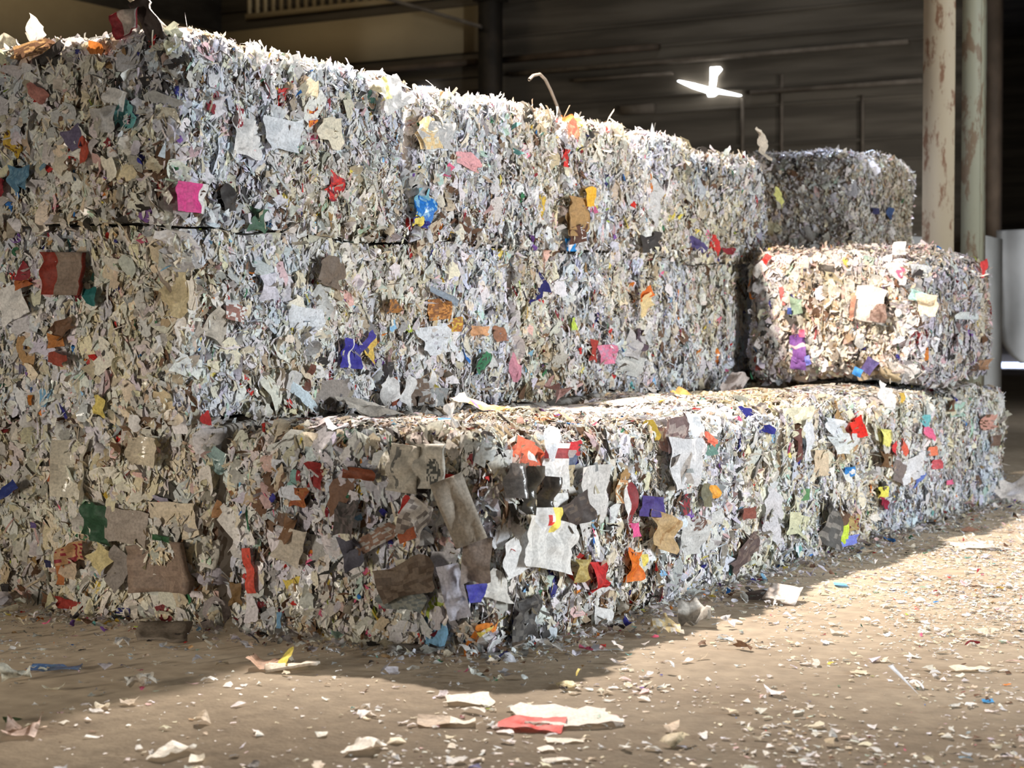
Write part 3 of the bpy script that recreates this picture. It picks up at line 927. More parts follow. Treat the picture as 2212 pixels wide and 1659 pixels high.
pick(K, 'pink_scrap', 951, 368, 12, 24, solid('pink'), 'side', roll=.4)
K = 'l3_2'
pick(K, 'kraft_cardboard', 1132, 452, 42, 76, solid((.40, .25, .11)), 'side', label='brown cardboard piece', curl=.04, thick=.01, roll=.02)
pick(K, 'kraft_card', 1096, 470, 40, 56, solid((.40, .25, .11)), 'side', label='brown cardboard piece', edge=.2)
pick(K, 'dark_wrapper', 1034, 488, 46, 42, lambda a, h: np.array(PAL['white']) if .06 < (a - .68) ** 2 * 2.4 + (h - .45) ** 2 * 1.1 < .085 else np.array((.11, .05, .035)), 'side', roll=-.15, label='dark brown wrapper with a white ring', edge=.1, n=16)
pick(K, 'blue_scrap', 1042, 521, 20, 28, solid((.02, .28, .70)), 'side', roll=.1, edge=.2)
pick(K, 'orange_scrap', 1249, 424, 18, 36, solid((.80, .45, .05)), 'side', roll=-.1, edge=.3)
pick(K, 'red_scrap', 1189, 338, 10, 40, solid('red'), 'side', roll=.1)
pick(K, 'orange_card', 1172, 246, 40, 14, solid((.85, .28, .07)), 'side', roll=-.05, out=.04, tip=-.6)
pick(K, 'red_scrap', 1218, 278, 16, 34, solid((.85, .25, .16)), 'side', roll=.4, out=.04)
pick(K, 'red_scrap', 1302, 280, 24, 14, solid('red'), 'side', out=.05, tip=-.4)
pick(K, 'grey_sheet', 1398, 430, 36, 80, solid((.58, .58, .58)), 'side', roll=.45, edge=.15)
pick(K, 'black_wrapper', 1395, 522, 34, 34, solid('dark'), 'side', edge=.4)
K = 'l3_3'
pick(K, 'navy_scrap', 1490, 532, 34, 20, solid((.10, .08, .22)), 'side', roll=.3, edge=.4)
pick(K, 'cream_sheet', 1640, 312, 26, 46, solid((.74, .64, .52)), 'side', roll=.55, out=.06, tip=-.2, label='pale card standing on the top edge')
pick(K, 'yellow_scrap', 1682, 428, 20, 24, solid((.60, .58, .20)), 'side', roll=.6)
pick(K, 'maroon_scrap', 1565, 542, 26, 14, solid('maroon'), 'side', edge=.3)
# --- middle tier
K = 'l2_0'
pick(K, 'dark_red_box', 160, 592, 82, 92, split_v((.24, .035, .022), (.25, .19, .15), .36), 'end', roll=.03, out=.06, label='crushed dark red box with a brown side', curl=.12, thick=.03)
pick(K, 'teal_scrap', 213, 640, 26, 34, solid((.02, .13, .13)), 'end', edge=.3)
pick(K, 'white_sheet', 50, 655, 66, 76, solid('white'), 'end', roll=-.4, edge=.1)
pick(K, 'navy_scrap', 63, 762, 20, 72, blotch((.10, .09, .15), (.16, .17, .26), .4), 'end', roll=-.08, edge=.25, label='slim dark blue tube of film')
pick(K, 'orange_scrap', 140, 735, 30, 26, solid((.42, .17, .05)), 'end', edge=.35)
pick(K, 'maroon_scrap', 148, 776, 40, 26, solid((.28, .06, .04)), 'end', roll=.2, edge=.3)
pick(K, 'brown_card', 152, 710, 46, 34, solid('brown'), 'end', roll=-.5, edge=.3)
pick(K, 'yellow_scrap', 232, 880, 24, 46, solid((.66, .54, .16)), 'end', roll=.15, edge=.3)
pick(K, 'orange_scrap', 82, 612, 28, 16, solid((.40, .12, .04)), 'end', roll=-.2, edge=.4)
pick(K, 'green_scrap', 18, 842, 16, 26, solid((.03, .15, .08)), 'end', roll=.1)
pick(K, 'orange_scrap', 77, 864, 12, 22, solid((.42, .14, .02)), 'end')
pick(K, 'cream_sheet', 380, 632, 60, 90, solid((.55, .47, .30)), 'end', edge=.2)
pick(K, 'navy_packet', 740, 764, 34, 64, split_v((.04, .035, .30), 'white', .45, .56), 'side', roll=.06, label='navy blue packet with a white stripe', edge=.1)
pick(K, 'navy_scrap', 768, 742, 42, 18, solid((.06, .05, .30)), 'side', roll=-.7)
pick(K, 'ochre_scrap', 792, 752, 18, 52, solid((.72, .50, .12)), 'side', edge=.25)
pick(K, 'rose_sheet', 492, 676, 42, 36, blotch((.34, .17, .14), 'white', .3), 'side', roll=.2)
pick(K, 'brown_card', 690, 592, 44, 62, solid((.17, .13, .10)), 'side', roll=.3, edge=.25)
pick(K, 'grey_sheet', 465, 705, 46, 66, solid((.50, .45, .38)), 'side', roll=.45)
pick(K, 'white_sheet', 560, 620, 30, 60, solid('lav'), 'side', edge=.15)
pick(K, 'white_sheet', 640, 690, 70, 56, solid('cool'), 'side', edge=.25)
pick(K, 'maroon_scrap', 646, 815, 14, 56, solid((.17, .07, .05)), 'side', roll=.2)
pick(K, 'sky_blue_scrap', 640, 862, 60, 22, solid((.60, .70, .76)), 'side', roll=.5, edge=.2)
pick(K, 'brown_card', 700, 850, 90, 60, solid((.32, .28, .25)), 'side', edge=.25)
K = 'l2_1'
pick(K, 'picture_box', 932, 668, 44, 46, blotch((.26, .11, .04), (.55, .25, .07), .45), 'side', roll=-.08, label='torn box face printed in orange and brown', curl=.06, n=12)
pick(K, 'grey_blue_flap', 942, 640, 66, 14, solid((.25, .30, .36)), 'side', roll=.25, out=.05)
pick(K, 'orange_scrap', 968, 700, 22, 30, blotch((.40, .17, .05), 'ochre', .3), 'side', edge=.2)
pick(K, 'ochre_scrap', 800, 660, 34, 26, blotch((.38, .17, .05), 'brown', .4), 'side', edge=.35)
pick(K, 'orange_scrap', 1010, 715, 30, 22, solid((.62, .34, .18)), 'side', edge=.3)
pick(K, 'brown_card', 1058, 722, 22, 34, solid((.30, .14, .08)), 'side', edge=.25)
pick(K, 'white_sheet', 792, 846, 36, 62, solid('white'), 'side', roll=-.45, out=.05, edge=.1)
pick(K, 'white_sheet', 862, 846, 22, 62, solid('white'), 'side', roll=.5, out=.06)
pick(K, 'maroon_scrap', 838, 845, 20, 60, solid((.24, .06, .03)), 'side', roll=-.1)
pick(K, 'black_wrapper', 828, 806, 12, 48, solid('dark'), 'side', roll=.1)
pick(K, 'white_sheet', 915, 815, 10, 34, solid('white'), 'side', roll=.1, out=.05)
pick(K, 'brown_card', 890, 845, 60, 50, blotch((.18, .13, .10), 'grey', .3), 'side', edge=.25)
pick(K, 'grey_sheet', 930, 860, 60, 40, solid((.30, .31, .31)), 'side', roll=.05)
pick(K, 'green_scrap', 1014, 780, 30, 24, blotch('green', 'dark', .3), 'side', roll=-.7, edge=.25)
pick(K, 'pink_scrap', 1096, 792, 16, 48, solid((.55, .24, .30)), 'side', edge=.3)
pick(K, 'white_sheet', 930, 735, 70, 60, solid('cool'), 'side', edge=.25)
K = 'l2_2'
pick(K, 'pink_packet', 1293, 766, 34, 42, blotch((.72, .22, .34), (.55, .30, .42), .3), 'side', label='pink packet', edge=.15)
pick(K, 'maroon_scrap', 1262, 758, 14, 46, solid((.35, .04, .03)), 'side', roll=.2, edge=.2)
pick(K, 'orange_scrap', 1403, 635, 24, 24, solid((.70, .17, .03)), 'side', roll=-.3, out=.12, label='orange scrap hanging out of the face')
pick(K, 'cream_sheet', 1380, 658, 24, 40, solid((.76, .60, .32)), 'side', roll=-.5, out=.12, edge=.2)
pick(K, 'white_sheet', 1388, 700, 6, 44, solid('white'), 'side', roll=.15, out=.1)
pick(K, 'lime_scrap', 1232, 700, 11, 28, solid('lime'), 'side', edge=.2)
pick(K, 'grey_sheet', 1420, 745, 34, 60, solid((.52, .50, .50)), 'side', roll=.2, edge=.2)
pick(K, 'black_wrapper', 1455, 732, 20, 46, solid((.09, .06, .08)), 'side', edge=.3)
pick(K, 'white_sheet', 1480, 780, 50, 44, solid((.60, .60, .57)), 'side', roll=.2)
# --- bottom tier, ends
K = 'm1'
pick(K, 'milky_bottle', 182, 1012, 72, 130, solid((.66, .62, .52)), 'end', roll=.12, label='flattened milky plastic bottle', curl=.1, bend=-.25, edge=.14, mat=M_FILM, out=.05)
pick(K, 'dark_green_carton', 232, 1130, 62, 84, lambda a, h: np.array((.70, .68, .60)) if (a - .22) ** 2 + (h - .25) ** 2 < .009 else np.array((.035, .09, .05)) * RNG.uniform(.9, 1.15), 'end', roll=.25, label='dark green carton with a white dot', edge=.2, n=14)
pick(K, 'navy_card', 24, 1056, 42, 22, solid((.03, .05, .22)), 'end', roll=-.5)
pick(K, 'crimson_packet', 364, 1088, 36, 30, split_h('red', (.30, .28, .36), .7), 'end', roll=.2, label='crimson packet', edge=.2)
pick(K, 'grey_sheet', 300, 1135, 90, 70, solid((.36, .31, .27)), 'end', roll=.1, edge=.15)
pick(K, 'cream_sheet', 400, 1120, 90, 72, solid((.60, .52, .40)), 'end', roll=-.1, edge=.15)
pick(K, 'brown_box', 372, 1222, 130, 104, blotch((.25, .18, .14), (.30, .22, .17), .5), 'end', roll=-.06, label='crushed pinkish brown box', edge=.1, thick=.05, bend=-.15)
pick(K, 'green_scrap', 380, 1158, 36, 12, solid((.02, .08, .03)), 'end', roll=.1, out=.08)
pick(K, 'white_jug', 342, 976, 60, 62, solid((.62, .55, .43)), 'end', label='flattened cream plastic jug', bend=-.3, edge=.12, mat=M_FILM, out=.04)
pick(K, 'dark_mattress_of_card', 335, 908, 112, 34, blotch((.17, .10, .06), (.22, .14, .09), .4), 'end', roll=-.12, label='dark brown folded card in the joint', bend=-.1, edge=.12)
pick(K, 'maroon_scrap', 172, 1304, 58, 26, solid((.32, .04, .03)), 'end', roll=.1, edge=.3)
pick(K, 'orange_card', 148, 1232, 16, 56, solid((.42, .15, .05)), 'end')
pick(K, 'kraft_card', 178, 1190, 54, 36, blotch((.48, .28, .14), 'maroon', .35), 'end', roll=-.2, edge=.2)
pick(K, 'cream_sheet', 168, 1225, 34, 40, solid((.55, .44, .33)), 'end', roll=.3)
pick(K, 'yellow_scrap', 244, 1202, 44, 56, solid((.62, .53, .28)), 'end', roll=.7, edge=.15)
pick(K, 'grey_sheet', 275, 1225, 44, 90, solid((.27, .24, .22)), 'end', roll=.6)
pick(K, 'navy_packet', 272, 1322, 36, 24, split_h((.03, .03, .16), 'cream', .3, .5), 'end', label='navy packet with a pale stripe')
pick(K, 'black_wrapper', 120, 1215, 18, 16, solid((.03, .03, .08)), 'end', edge=.3)
pick(K, 'red_scrap', 133, 1015, 10, 46, solid((.44, .12, .05)), 'end', roll=.08)
pick(K, 'teal_bottle', 470, 995, 44, 48, blotch((.30, .42, .42), (.10, .16, .16), .25), 'end', roll=.4, edge=.25, label='pale teal bottle shoulder', mat=M_FILM)
pick(K, 'lav_scrap', 76, 1134, 14, 12, solid((.14, .10, .26)), 'end')
pick(K, 'brown_card', 140, 915, 60, 40, blotch((.14, .10, .08), 'beige', .3), 'end', roll=-.3, edge=.3)
# --- near corner bale of the front row
K = 'f0'
pick(K, 'red_strip', 553, 1230, 18, 98, solid((.62, .09, .06)), 'end', roll=-.1, out=.07, label='long red strip')
pick(K, 'teal_box', 655, 1030, 32, 34, split_v((.22, .40, .38), 'maroon', .68), 'end', roll=.04, label='teal and dark red box end', edge=.05)
pick(K, 'white_sheet', 660, 1052, 46, 12, solid('white'), 'end', out=.04)
pick(K, 'rust_card', 662, 1072, 44, 38, blotch((.28, .08, .03), (.36, .14, .05), .4), 'end', roll=.02, edge=.2)
pick(K, 'maroon_scrap', 706, 1022, 28, 52, solid((.26, .03, .03)), 'end', edge=.25)
pick(K, 'red_scrap', 518, 1072, 22, 26, solid((.42, .08, .05)), 'end', edge=.35)
pick(K, 'kraft_card', 488, 1108, 44, 34, solid((.32, .17, .08)), 'end', roll=.3, edge=.35)
pick(K, 'brown_card', 640, 1140, 22, 54, solid((.20, .11, .06)), 'end', roll=.4, edge=.25)
pick(K, 'blue_scrap', 619, 1336, 9, 34, solid((.16, .32, .50)), 'end')
pick(K, 'ochre_scrap', 522, 1280, 26, 52, solid((.20, .12, .05)), 'end', edge=.35)
pick(K, 'cream_sheet', 690, 960, 50, 50, solid((.66, .60, .50)), 'end', roll=.1, edge=.2)
pick(K, 'printed_carton', 888, 1010, 66, 102, lambda a, h: np.array((.16, .16, .15)) if ((a - .3) ** 2 * 3 + (h - .82) ** 2 < .020 or (a - .3) ** 2 * 3 + (h - .2) ** 2 < .020 or (abs(a - .28) < .06 and .3 < h < .75 and RNG.random() < .6)) else np.array((.50, .47, .41)) * RNG.uniform(.94, 1.05), 'end', roll=.08, tip=-.06, out=.07, label='grey printed carton with dark circles, standing up at the edge', curl=.05, n=18, thick=.01)
pick(K, 'printed_carton', 948, 1005, 66, 96, lambda a, h: np.array((.085, .09, .085)) if ((a - .62) ** 2 * 1.6 + (h - .36) ** 2 < .10 and (RNG.random() < .62 or a > .75)) else np.array((.50, .48, .43)) * RNG.uniform(.94, 1.05), 'end', roll=-.04, tip=-.06, out=.06, label='grey printed carton panel with a black picture', curl=.05, n=18, thick=.01)
pick(K, 'kraft_flap', 1018, 1100, 62, 150, solid((.33, .29, .24)), 'end', roll=-.38, turn=.5, out=.08, label='long grey brown card flap folded round the corner', curl=.08, thick=.012)
pick(K, 'brown_card', 1035, 1210, 54, 100, solid((.26, .21, .18)), 'end', roll=.05, turn=.6, out=.06, edge=.12, curl=.12)
pick(K, 'crumpled_tube', 930, 1120, 56, 84, blotch((.46, .43, .40), (.20, .18, .17), .35), 'end', roll=.5, out=.07, edge=.15, bend=-.3)
pick(K, 'rust_card', 912, 1150, 46, 24, solid((.33, .09, .04)), 'end', roll=-.35, out=.06, edge=.15)
pick(K, 'red_scrap', 896, 1092, 20, 44, solid((.40, .025, .02)), 'end', roll=.35, edge=.2)
pick(K, 'maroon_scrap', 800, 1020, 70, 24, solid((.20, .06, .03)), 'end', roll=.05)
pick(K, 'brown_card', 830, 1160, 90, 34, blotch((.26, .16, .12), 'grey', .3), 'end', roll=-.5, edge=.15, out=.05)
pick(K, 'black_wrapper', 775, 1115, 40, 66, blotch('dark', (.12, .10, .10), .5), 'end', roll=.2, edge=.3)
pick(K, 'black_wrapper', 785, 1185, 40, 60, solid((.08, .08, .11)), 'end', roll=-.3, edge=.35)
pick(K, 'brown_card', 900, 1245, 120, 70, blotch((.10, .07, .05), (.16, .12, .09), .5), 'end', roll=-.3, edge=.3)
pick(K, 'grey_sheet', 890, 1290, 90, 50, blotch((.26, .27, .24), (.16, .18, .18), .4), 'end', roll=.05, edge=.2)
pick(K, 'cream_sheet', 640, 1180, 60, 80, solid((.50, .45, .38)), 'end', roll=.3, edge=.25)
pick(K, 'white_sheet', 990, 1275, 42, 120, solid((.52, .52, .60)), 'end', roll=-.25, turn=.5, out=.05, curl=.15, label='lavender white sheet')
pick(K, 'blue_card', 1030, 1282, 34, 40, solid((.05, .05, .32)), 'side', roll=.05, out=.05, label='deep blue card')
pick(K, 'black_wrapper', 1120, 1330, 44, 90, blotch('dark', (.12, .11, .10), .4), 'side', roll=.1, edge=.25)
for x_, y_, w_, h_, r_, c_ in ((1074, 1036, 30, 74, .08, (.13, .12, .115)), (1110, 1056, 25, 104, .04, (.05, .047, .04)), (1143, 1078, 25, 100, .16, (.06, .052, .045))):
    pick(K, 'curled_glossy_sheet', x_, y_, w_, h_, r_ and (lambda a, h, c=c_: np.array((.55, .53, .50)) if a > .86 else np.array(c) * RNG.uniform(.85, 1.15)), 'side', roll=r_, out=.12, bend=.55, curl=.03, mat=M_FILM, label='curled dark glossy sheet standing on end')
pick(K, 'orange_red_carton', 1122, 985, 66, 56, lambda a, h: np.array(PAL['white']) if .45 < a < .8 and .40 < h < .72 else np.array((.68, .16, .09)) * RNG.uniform(.93, 1.06), 'side', roll=.35, out=.05, edge=.15, label='torn orange red carton with a white patch', n=14)
pick(K, 'white_carton', 1176, 1006, 50, 100, split_h('white', (.27, .045, .05), .62, .9), 'side', roll=.06, out=.05, label='white carton with a dark red top band', curl=.04)
pick(K, 'white_sheet', 1158, 958, 26, 70, solid('cool'), 'side', roll=.2, out=.09, edge=.15)
pick(K, 'dark_print_card', 1212, 1102, 54, 62, blotch((.065, .05, .045), (.12, .09, .07), .2), 'side', roll=-.25, out=.11, label='almost black printed card', curl=.04)
pick(K, 'white_card', 1180, 1120, 50, 110, solid('white'), 'side', roll=.05, out=.04)
pick(K, 'white_card', 1262, 1090, 56, 170, solid((.62, .60, .58)), 'side', out=.045, label='tall white cardboard sheet', curl=.05)
pick(K, 'white_fan', 1152, 1175, 100, 110, lambda a, h: np.array((.74, .73, .71)) * (1 - .18 * (int(a * 7) % 2)), 'side', roll=.2, out=.09, label='large white sheet folded like a fan', curl=.06, n=14, edge=.08)
pick(K, 'white_sheet', 1100, 1195, 54, 80, solid((.70, .70, .70)), 'side', roll=-.15, out=.05, edge=.1)
pick(K, 'white_label', 1096, 1118, 38, 54, lambda a, h: np.array(PAL['yellow']) * 1.05 if a > .66 else (np.array(PAL['red']) if (.38 < a < .52 and .3 < h < .75) or (.38 < a < .66 and .3 < h < .42) else np.array(PAL['white'])), 'side', roll=.06, out=.19, label='white label with a red mark and yellow edge', curl=.03, n=14)
pick(K, 'navy_card', 1368, 1092, 48, 44, solid((.065, .045, .20)), 'side', roll=.12, out=.09, label='navy card', curl=.05)
pick(K, 'kraft_envelope', 1412, 1142, 56, 74, lambda a, h: np.array((.36, .22, .10)) if abs(abs(a - .5) - (h - .2) * .5) < .05 else np.array((.48, .34, .18)) * RNG.uniform(.95, 1.04), 'side', roll=.3, out=.10, label='kraft brown envelope', n=14, curl=.06)
pick(K, 'red_scrap', 1256, 1242, 32, 72, blotch((.55, .03, .03), (.40, .02, .02), .3), 'side', roll=-.15, out=.05, edge=.35, label='large torn red scrap')
pick(K, 'orange_scrap', 1337, 1216, 26, 64, blotch((.72, .18, .02), (.62, .13, .02), .3), 'side', roll=.1, out=.05, edge=.2, label='large torn orange scrap')
pick(K, 'yellow_scrap', 1354, 1208, 8, 26, solid('yellow'), 'side', out=.06)
pick(K, 'maroon_strip', 1322, 1090, 18, 96, split_v((.26, .035, .04), 'white', .0, .3), 'side', roll=-.05, out=.05)
pick(K, 'pink_scrap', 1331, 1142, 15, 30, solid((.72, .10, .28)), 'side', out=.05)
pick(K, 'kraft_card', 1308, 1060, 22, 50, blotch((.52, .27, .12), 'cream', .3), 'side', roll=.1)
pick(K, 'ochre_scrap', 1226, 1225, 32, 48, blotch((.40, .30, .10), (.5, .4, .16), .4), 'side', roll=.1, edge=.2)
pick(K, 'blue_scrap', 1225, 985, 22, 46, solid((.12, .15, .24)), 'side', roll=.5)
pick(K, 'maroon_scrap', 1222, 970, 46, 28, blotch((.40, .03, .04), 'dark', .3), 'side', edge=.3)
pick(K, 'white_sheet', 1075, 1265, 44, 60, solid((.62, .60, .56)), 'side', roll=.4, edge=.2, out=.05)
pick(K, 'white_sheet', 1290, 1330, 44, 38, solid('white'), 'side', roll=.2, edge=.2, out=.05)
# --- second front-row bale and onwards
K = 'f1'
pick(K, 'white_sheet', 1456, 1000, 66, 110, solid((.62, .62, .64)), 'side', roll=.05, label='tall white sheet', edge=.08)
pick(K, 'white_sheet', 1488, 925, 24, 60, solid('cool'), 'side', roll=.02)
pick(K, 'brown_bag', 1408, 940, 44, 66, blotch((.13, .09, .09), (.26, .22, .21), .45), 'side', roll=-.2, out=.05, edge=.2, label='crumpled dark brown bag')
pick(K, 'navy_scrap', 1464, 922, 10, 32, solid((.14, .12, .38)), 'side')
pick(K, 'orange_scrap', 1514, 1062, 17, 32, solid((.82, .38, .06)), 'side', edge=.2, label='orange scrap')
pick(K, 'dark_card', 1498, 1068, 14, 50, solid((.17, .16, .10)), 'side', roll=.1)
pick(K, 'red_scrap', 1510, 948, 26, 16, solid((.66, .14, .09)), 'side', roll=.4, edge=.2)
pick(K, 'teal_scrap', 1524, 970, 22, 26, solid((.14, .26, .22)), 'side', edge=.2)
pick(K, 'grey_sheet', 1392, 1020, 40, 76, blotch((.40, .36, .33), (.22, .2, .19), .3), 'side', roll=-.05, edge=.15)
pick(K, 'maroon_scrap', 1456, 1086, 16, 40, blotch('maroon', 'dark', .5), 'side', edge=.3)
pick(K, 'white_sheet', 1500, 1150, 90, 80, solid((.55, .55, .54)), 'side', edge=.15, label='wide grey white sheet')
pick(K, 'brown_card', 1488, 1128, 28, 28, blotch((.16, .09, .07), 'grey', .4), 'side', edge=.3, out=.04)
pick(K, 'folded_dark_card', 1596, 1196, 56, 38, blotch((.11, .075, .07), (.18, .13, .11), .35), 'side', roll=-.4, out=.06, edge=.2, label='dark brown folded card near the floor')
pick(K, 'white_sheet', 1660, 1110, 40, 100, solid((.58, .57, .60)), 'side', roll=.5, edge=.12)
pick(K, 'maroon_scrap', 1600, 1108, 30, 22, solid((.24, .08, .06)), 'side', edge=.25)
K = 'f2'
pick(K, 'cream_sheet', 1668, 920, 60, 70, solid((.66, .62, .46)), 'side', edge=.2)
pick(K, 'maroon_scrap', 1714, 960, 14, 70, solid((.15, .06, .05)), 'side', roll=-.15)
pick(K, 'white_sheet', 1736, 950, 20, 90, solid((.68, .69, .74)), 'side', label='long white strip')
pick(K, 'red_scrap', 1820, 925, 26, 40, blotch((.72, .03, .02), (.45, .03, .02), .2), 'side', roll=-.2, out=.06, edge=.2, label='bright red scrap')
pick(K, 'white_sheet', 1790, 925, 46, 40, solid('cool'), 'side', roll=.2, edge=.2)
pick(K, 'white_sheet', 1800, 960, 50, 44, solid((.66, .69, .69)), 'side', edge=.2)
pick(K, 'beige_card', 1756, 1000, 28, 60, solid((.62, .50, .36)), 'side', edge=.1)
pick(K, 'blue_scrap', 1811, 1018, 22, 22, lambda a, h: np.array(PAL['white']) if (a - .5) ** 2 + (h - .5) ** 2 < .05 else np.array((.04, .22, .55)), 'side', edge=.1, n=12, label='blue ring print')
pick(K, 'green_scrap', 1723, 1068, 14, 24, solid((.10, .24, .10)), 'side')
pick(K, 'dark_sheet', 1770, 1130, 34, 96, blotch((.10, .095, .09), (.24, .22, .20), .35), 'side', roll=.35, out=.06, label='dark grey folded sheet leaning near the floor', curl=.15)
pick(K, 'lime_packet', 1795, 1148, 20, 36, solid((.60, .75, .08)), 'side', roll=-.2, out=.07, label='lime green packet at the foot')
pick(K, 'blue_scrap', 1806, 1166, 34, 20, solid((.22, .26, .72)), 'side', out=.08, label='bright blue packet at the foot')
pick(K, 'ochre_scrap', 1824, 1130, 30, 40, blotch((.46, .34, .14), 'maroon', .25), 'side', edge=.2)
pick(K, 'cream_sheet', 1690, 1140, 40, 50, solid((.60, .60, .42)), 'side', roll=.2, edge=.2)
K = 'f3'
pick(K, 'white_sheet', 1898, 862, 44, 40, solid('white'), 'side', roll=.35, out=.05, label='square white sheet')
pick(K, 'ochre_scrap', 1934, 860, 12, 24, solid((.52, .36, .07)), 'side')
pick(K, 'yellow_scrap', 1880, 948, 20, 34, solid((.78, .74, .22)), 'side', roll=.2, edge=.2)
pick(K, 'red_scrap', 1912, 968, 12, 26, solid((.66, .05, .06)), 'side', roll=.3)
pick(K, 'red_scrap', 1932, 966, 12, 28, solid((.70, .13, .08)), 'side', roll=.6)
pick(K, 'teal_scrap', 1980, 908, 12, 26, solid((.16, .48, .52)), 'side')
pick(K, 'pink_scrap', 1984, 932, 20, 24, solid('pink'), 'side', roll=.4, edge=.2)
pick(K, 'white_sheet', 1952, 1010, 50, 50, solid((.70, .70, .73)), 'side', roll=-.1, label='square pale sheet')
pick(K, 'dark_card', 1922, 1022, 22, 46, solid((.22, .18, .17)), 'side', roll=.3)
pick(K, 'brown_card', 1848, 1002, 24, 34, solid((.18, .10, .05)), 'side', roll=.1, edge=.2)
pick(K, 'yellow_scrap', 1838, 1076, 16, 24, solid((.78, .72, .12)), 'side')
pick(K, 'maroon_scrap', 1878, 1092, 20, 18, solid((.28, .02, .05)), 'side', roll=.3)
pick(K, 'navy_scrap', 1964, 1038, 24, 10, solid((.12, .18, .50)), 'side', roll=-.4)
pick(K, 'orange_scrap', 2002, 974, 14, 20, solid((.80, .22, .12)), 'side')
pick(K, 'red_scrap', 2010, 1002, 14, 20, solid((.58, .10, .12)), 'side')
K = 'f4'
pick(K, 'mint_sheet', 2030, 890, 34, 30, solid((.42, .60, .52)), 'side', edge=.2)
pick(K, 'rose_sheet', 2112, 912, 30, 30, blotch((.62, .34, .28), 'brown', .2), 'side', edge=.25)
pick(K, 'brown_card', 2130, 952, 20, 22, solid((.20, .13, .10)), 'side', edge=.2)
pick(K, 'red_scrap', 2046, 1042, 16, 10, solid('pink'), 'side')
pick(K, 'dark_card', 2018, 880, 8, 26, solid('brown'), 'side')
# --- raised bale
K = 'r0'
pick(K, 'purple_packet', 1732, 752, 30, 60, split_h((.20, .08, .30), 'rose', .58, .66), 'end', roll=-.05, out=.05, label='purple packet', edge=.15)
pick(K, 'purple_packet', 1730, 785, 34, 26, solid((.22, .10, .34)), 'end', roll=.1, out=.05)
pick(K, 'navy_scrap', 1754, 778, 12, 20, solid((.18, .20, .62)), 'end', roll=-.3, out=.06)
pick(K, 'pink_scrap', 1742, 720, 12, 16, solid((.75, .14, .24)), 'end', out=.05)
pick(K, 'teal_scrap', 1984, 640, 36, 24, solid((.36, .60, .58)), 'end', roll=.3, out=.05, edge=.15, label='teal scrap at the corner')
pick(K, 'red_tag', 2110, 580, 13, 36, solid((.62, .06, .06)), 'side', roll=-.2, out=.05, label='red tag')
pick(K, 'white_sheet', 1886, 655, 62, 70, solid((.70, .66, .62)), 'end', roll=.2, out=.04, edge=.15, label='white sheet around a brown wad')
pick(K, 'brown_wad', 1902, 678, 40, 34, blotch((.26, .18, .15), (.16, .10, .08), .4), 'end', out=.07, edge=.25)
pick(K, 'green_scrap', 1732, 660, 26, 34, solid((.28, .38, .28)), 'end', edge=.25)
pick(K, 'navy_scrap', 1716, 672, 10, 14, solid((.05, .08, .28)), 'end')
pick(K, 'white_card', 1940, 536, 28, 28, solid((.66, .68, .68)), 'end', out=.03, tip=-.1, label='white card standing on the top edge')
pick(K, 'red_scrap', 1660, 560, 14, 22, solid('red'), 'end', roll=.6, out=.06)
pick(K, 'white_card', 1648, 580, 38, 22, solid((.66, .62, .58)), 'end', roll=-.75, out=.05)
pick(K, 'navy_scrap', 1884, 790, 26, 34, solid((.10, .08, .22)), 'end', roll=.6, out=.05)
pick(K, 'blue_scrap', 1860, 803, 22, 18, solid((.05, .26, .66)), 'end', roll=.4, out=.08, label='bright blue scrap')
pick(K, 'black_wrapper', 1792, 584, 30, 24, solid((.07, .06, .05)), 'end', edge=.35)
pick(K, 'purple_scrap', 1729, 568, 22, 12, solid((.24, .16, .38)), 'end', edge=.3)
pick(K, 'red_scrap', 1696, 640, 10, 40, solid((.55, .14, .13)), 'end', roll=-.15)
pick(K, 'rust_strip', 1852, 665, 10, 56, solid((.52, .26, .18)), 'end', roll=.2)
pick(K, 'cream_sheet', 2006, 660, 40, 40, solid((.70, .60, .44)), 'end', edge=.3)
pick(K, 'white_card', 2054, 682, 44, 16, solid((.62, .66, .66)), 'side', out=.04)
pick(K, 'brown_card', 2116, 788, 26, 22, solid((.34, .20, .12)), 'side', edge=.2)
pick(K, 'dark_strip', 2042, 724, 6, 50, solid((.18, .12, .12)), 'side', roll=.55, out=.04)
pick(K, 'red_scrap', 1643, 785, 12, 30, solid((.42, .10, .08)), 'end')
# --- far bale
pick('x2', 'blue_scrap', 1906, 462, 10, 26, solid((.06, .10, .22)), 'side')
pick('x2', 'navy_scrap', 1884, 456, 12, 14, solid((.05, .05, .12)), 'side')
pick('n2', 'cream_sheet', 8, 95, 40, 40, solid((.80, .76, .62)), 'end', tip=-.5, out=.05, roll=.3)

# ================================================================== loose things lying on the bales
LY = 'loose sheets lying on the front row'


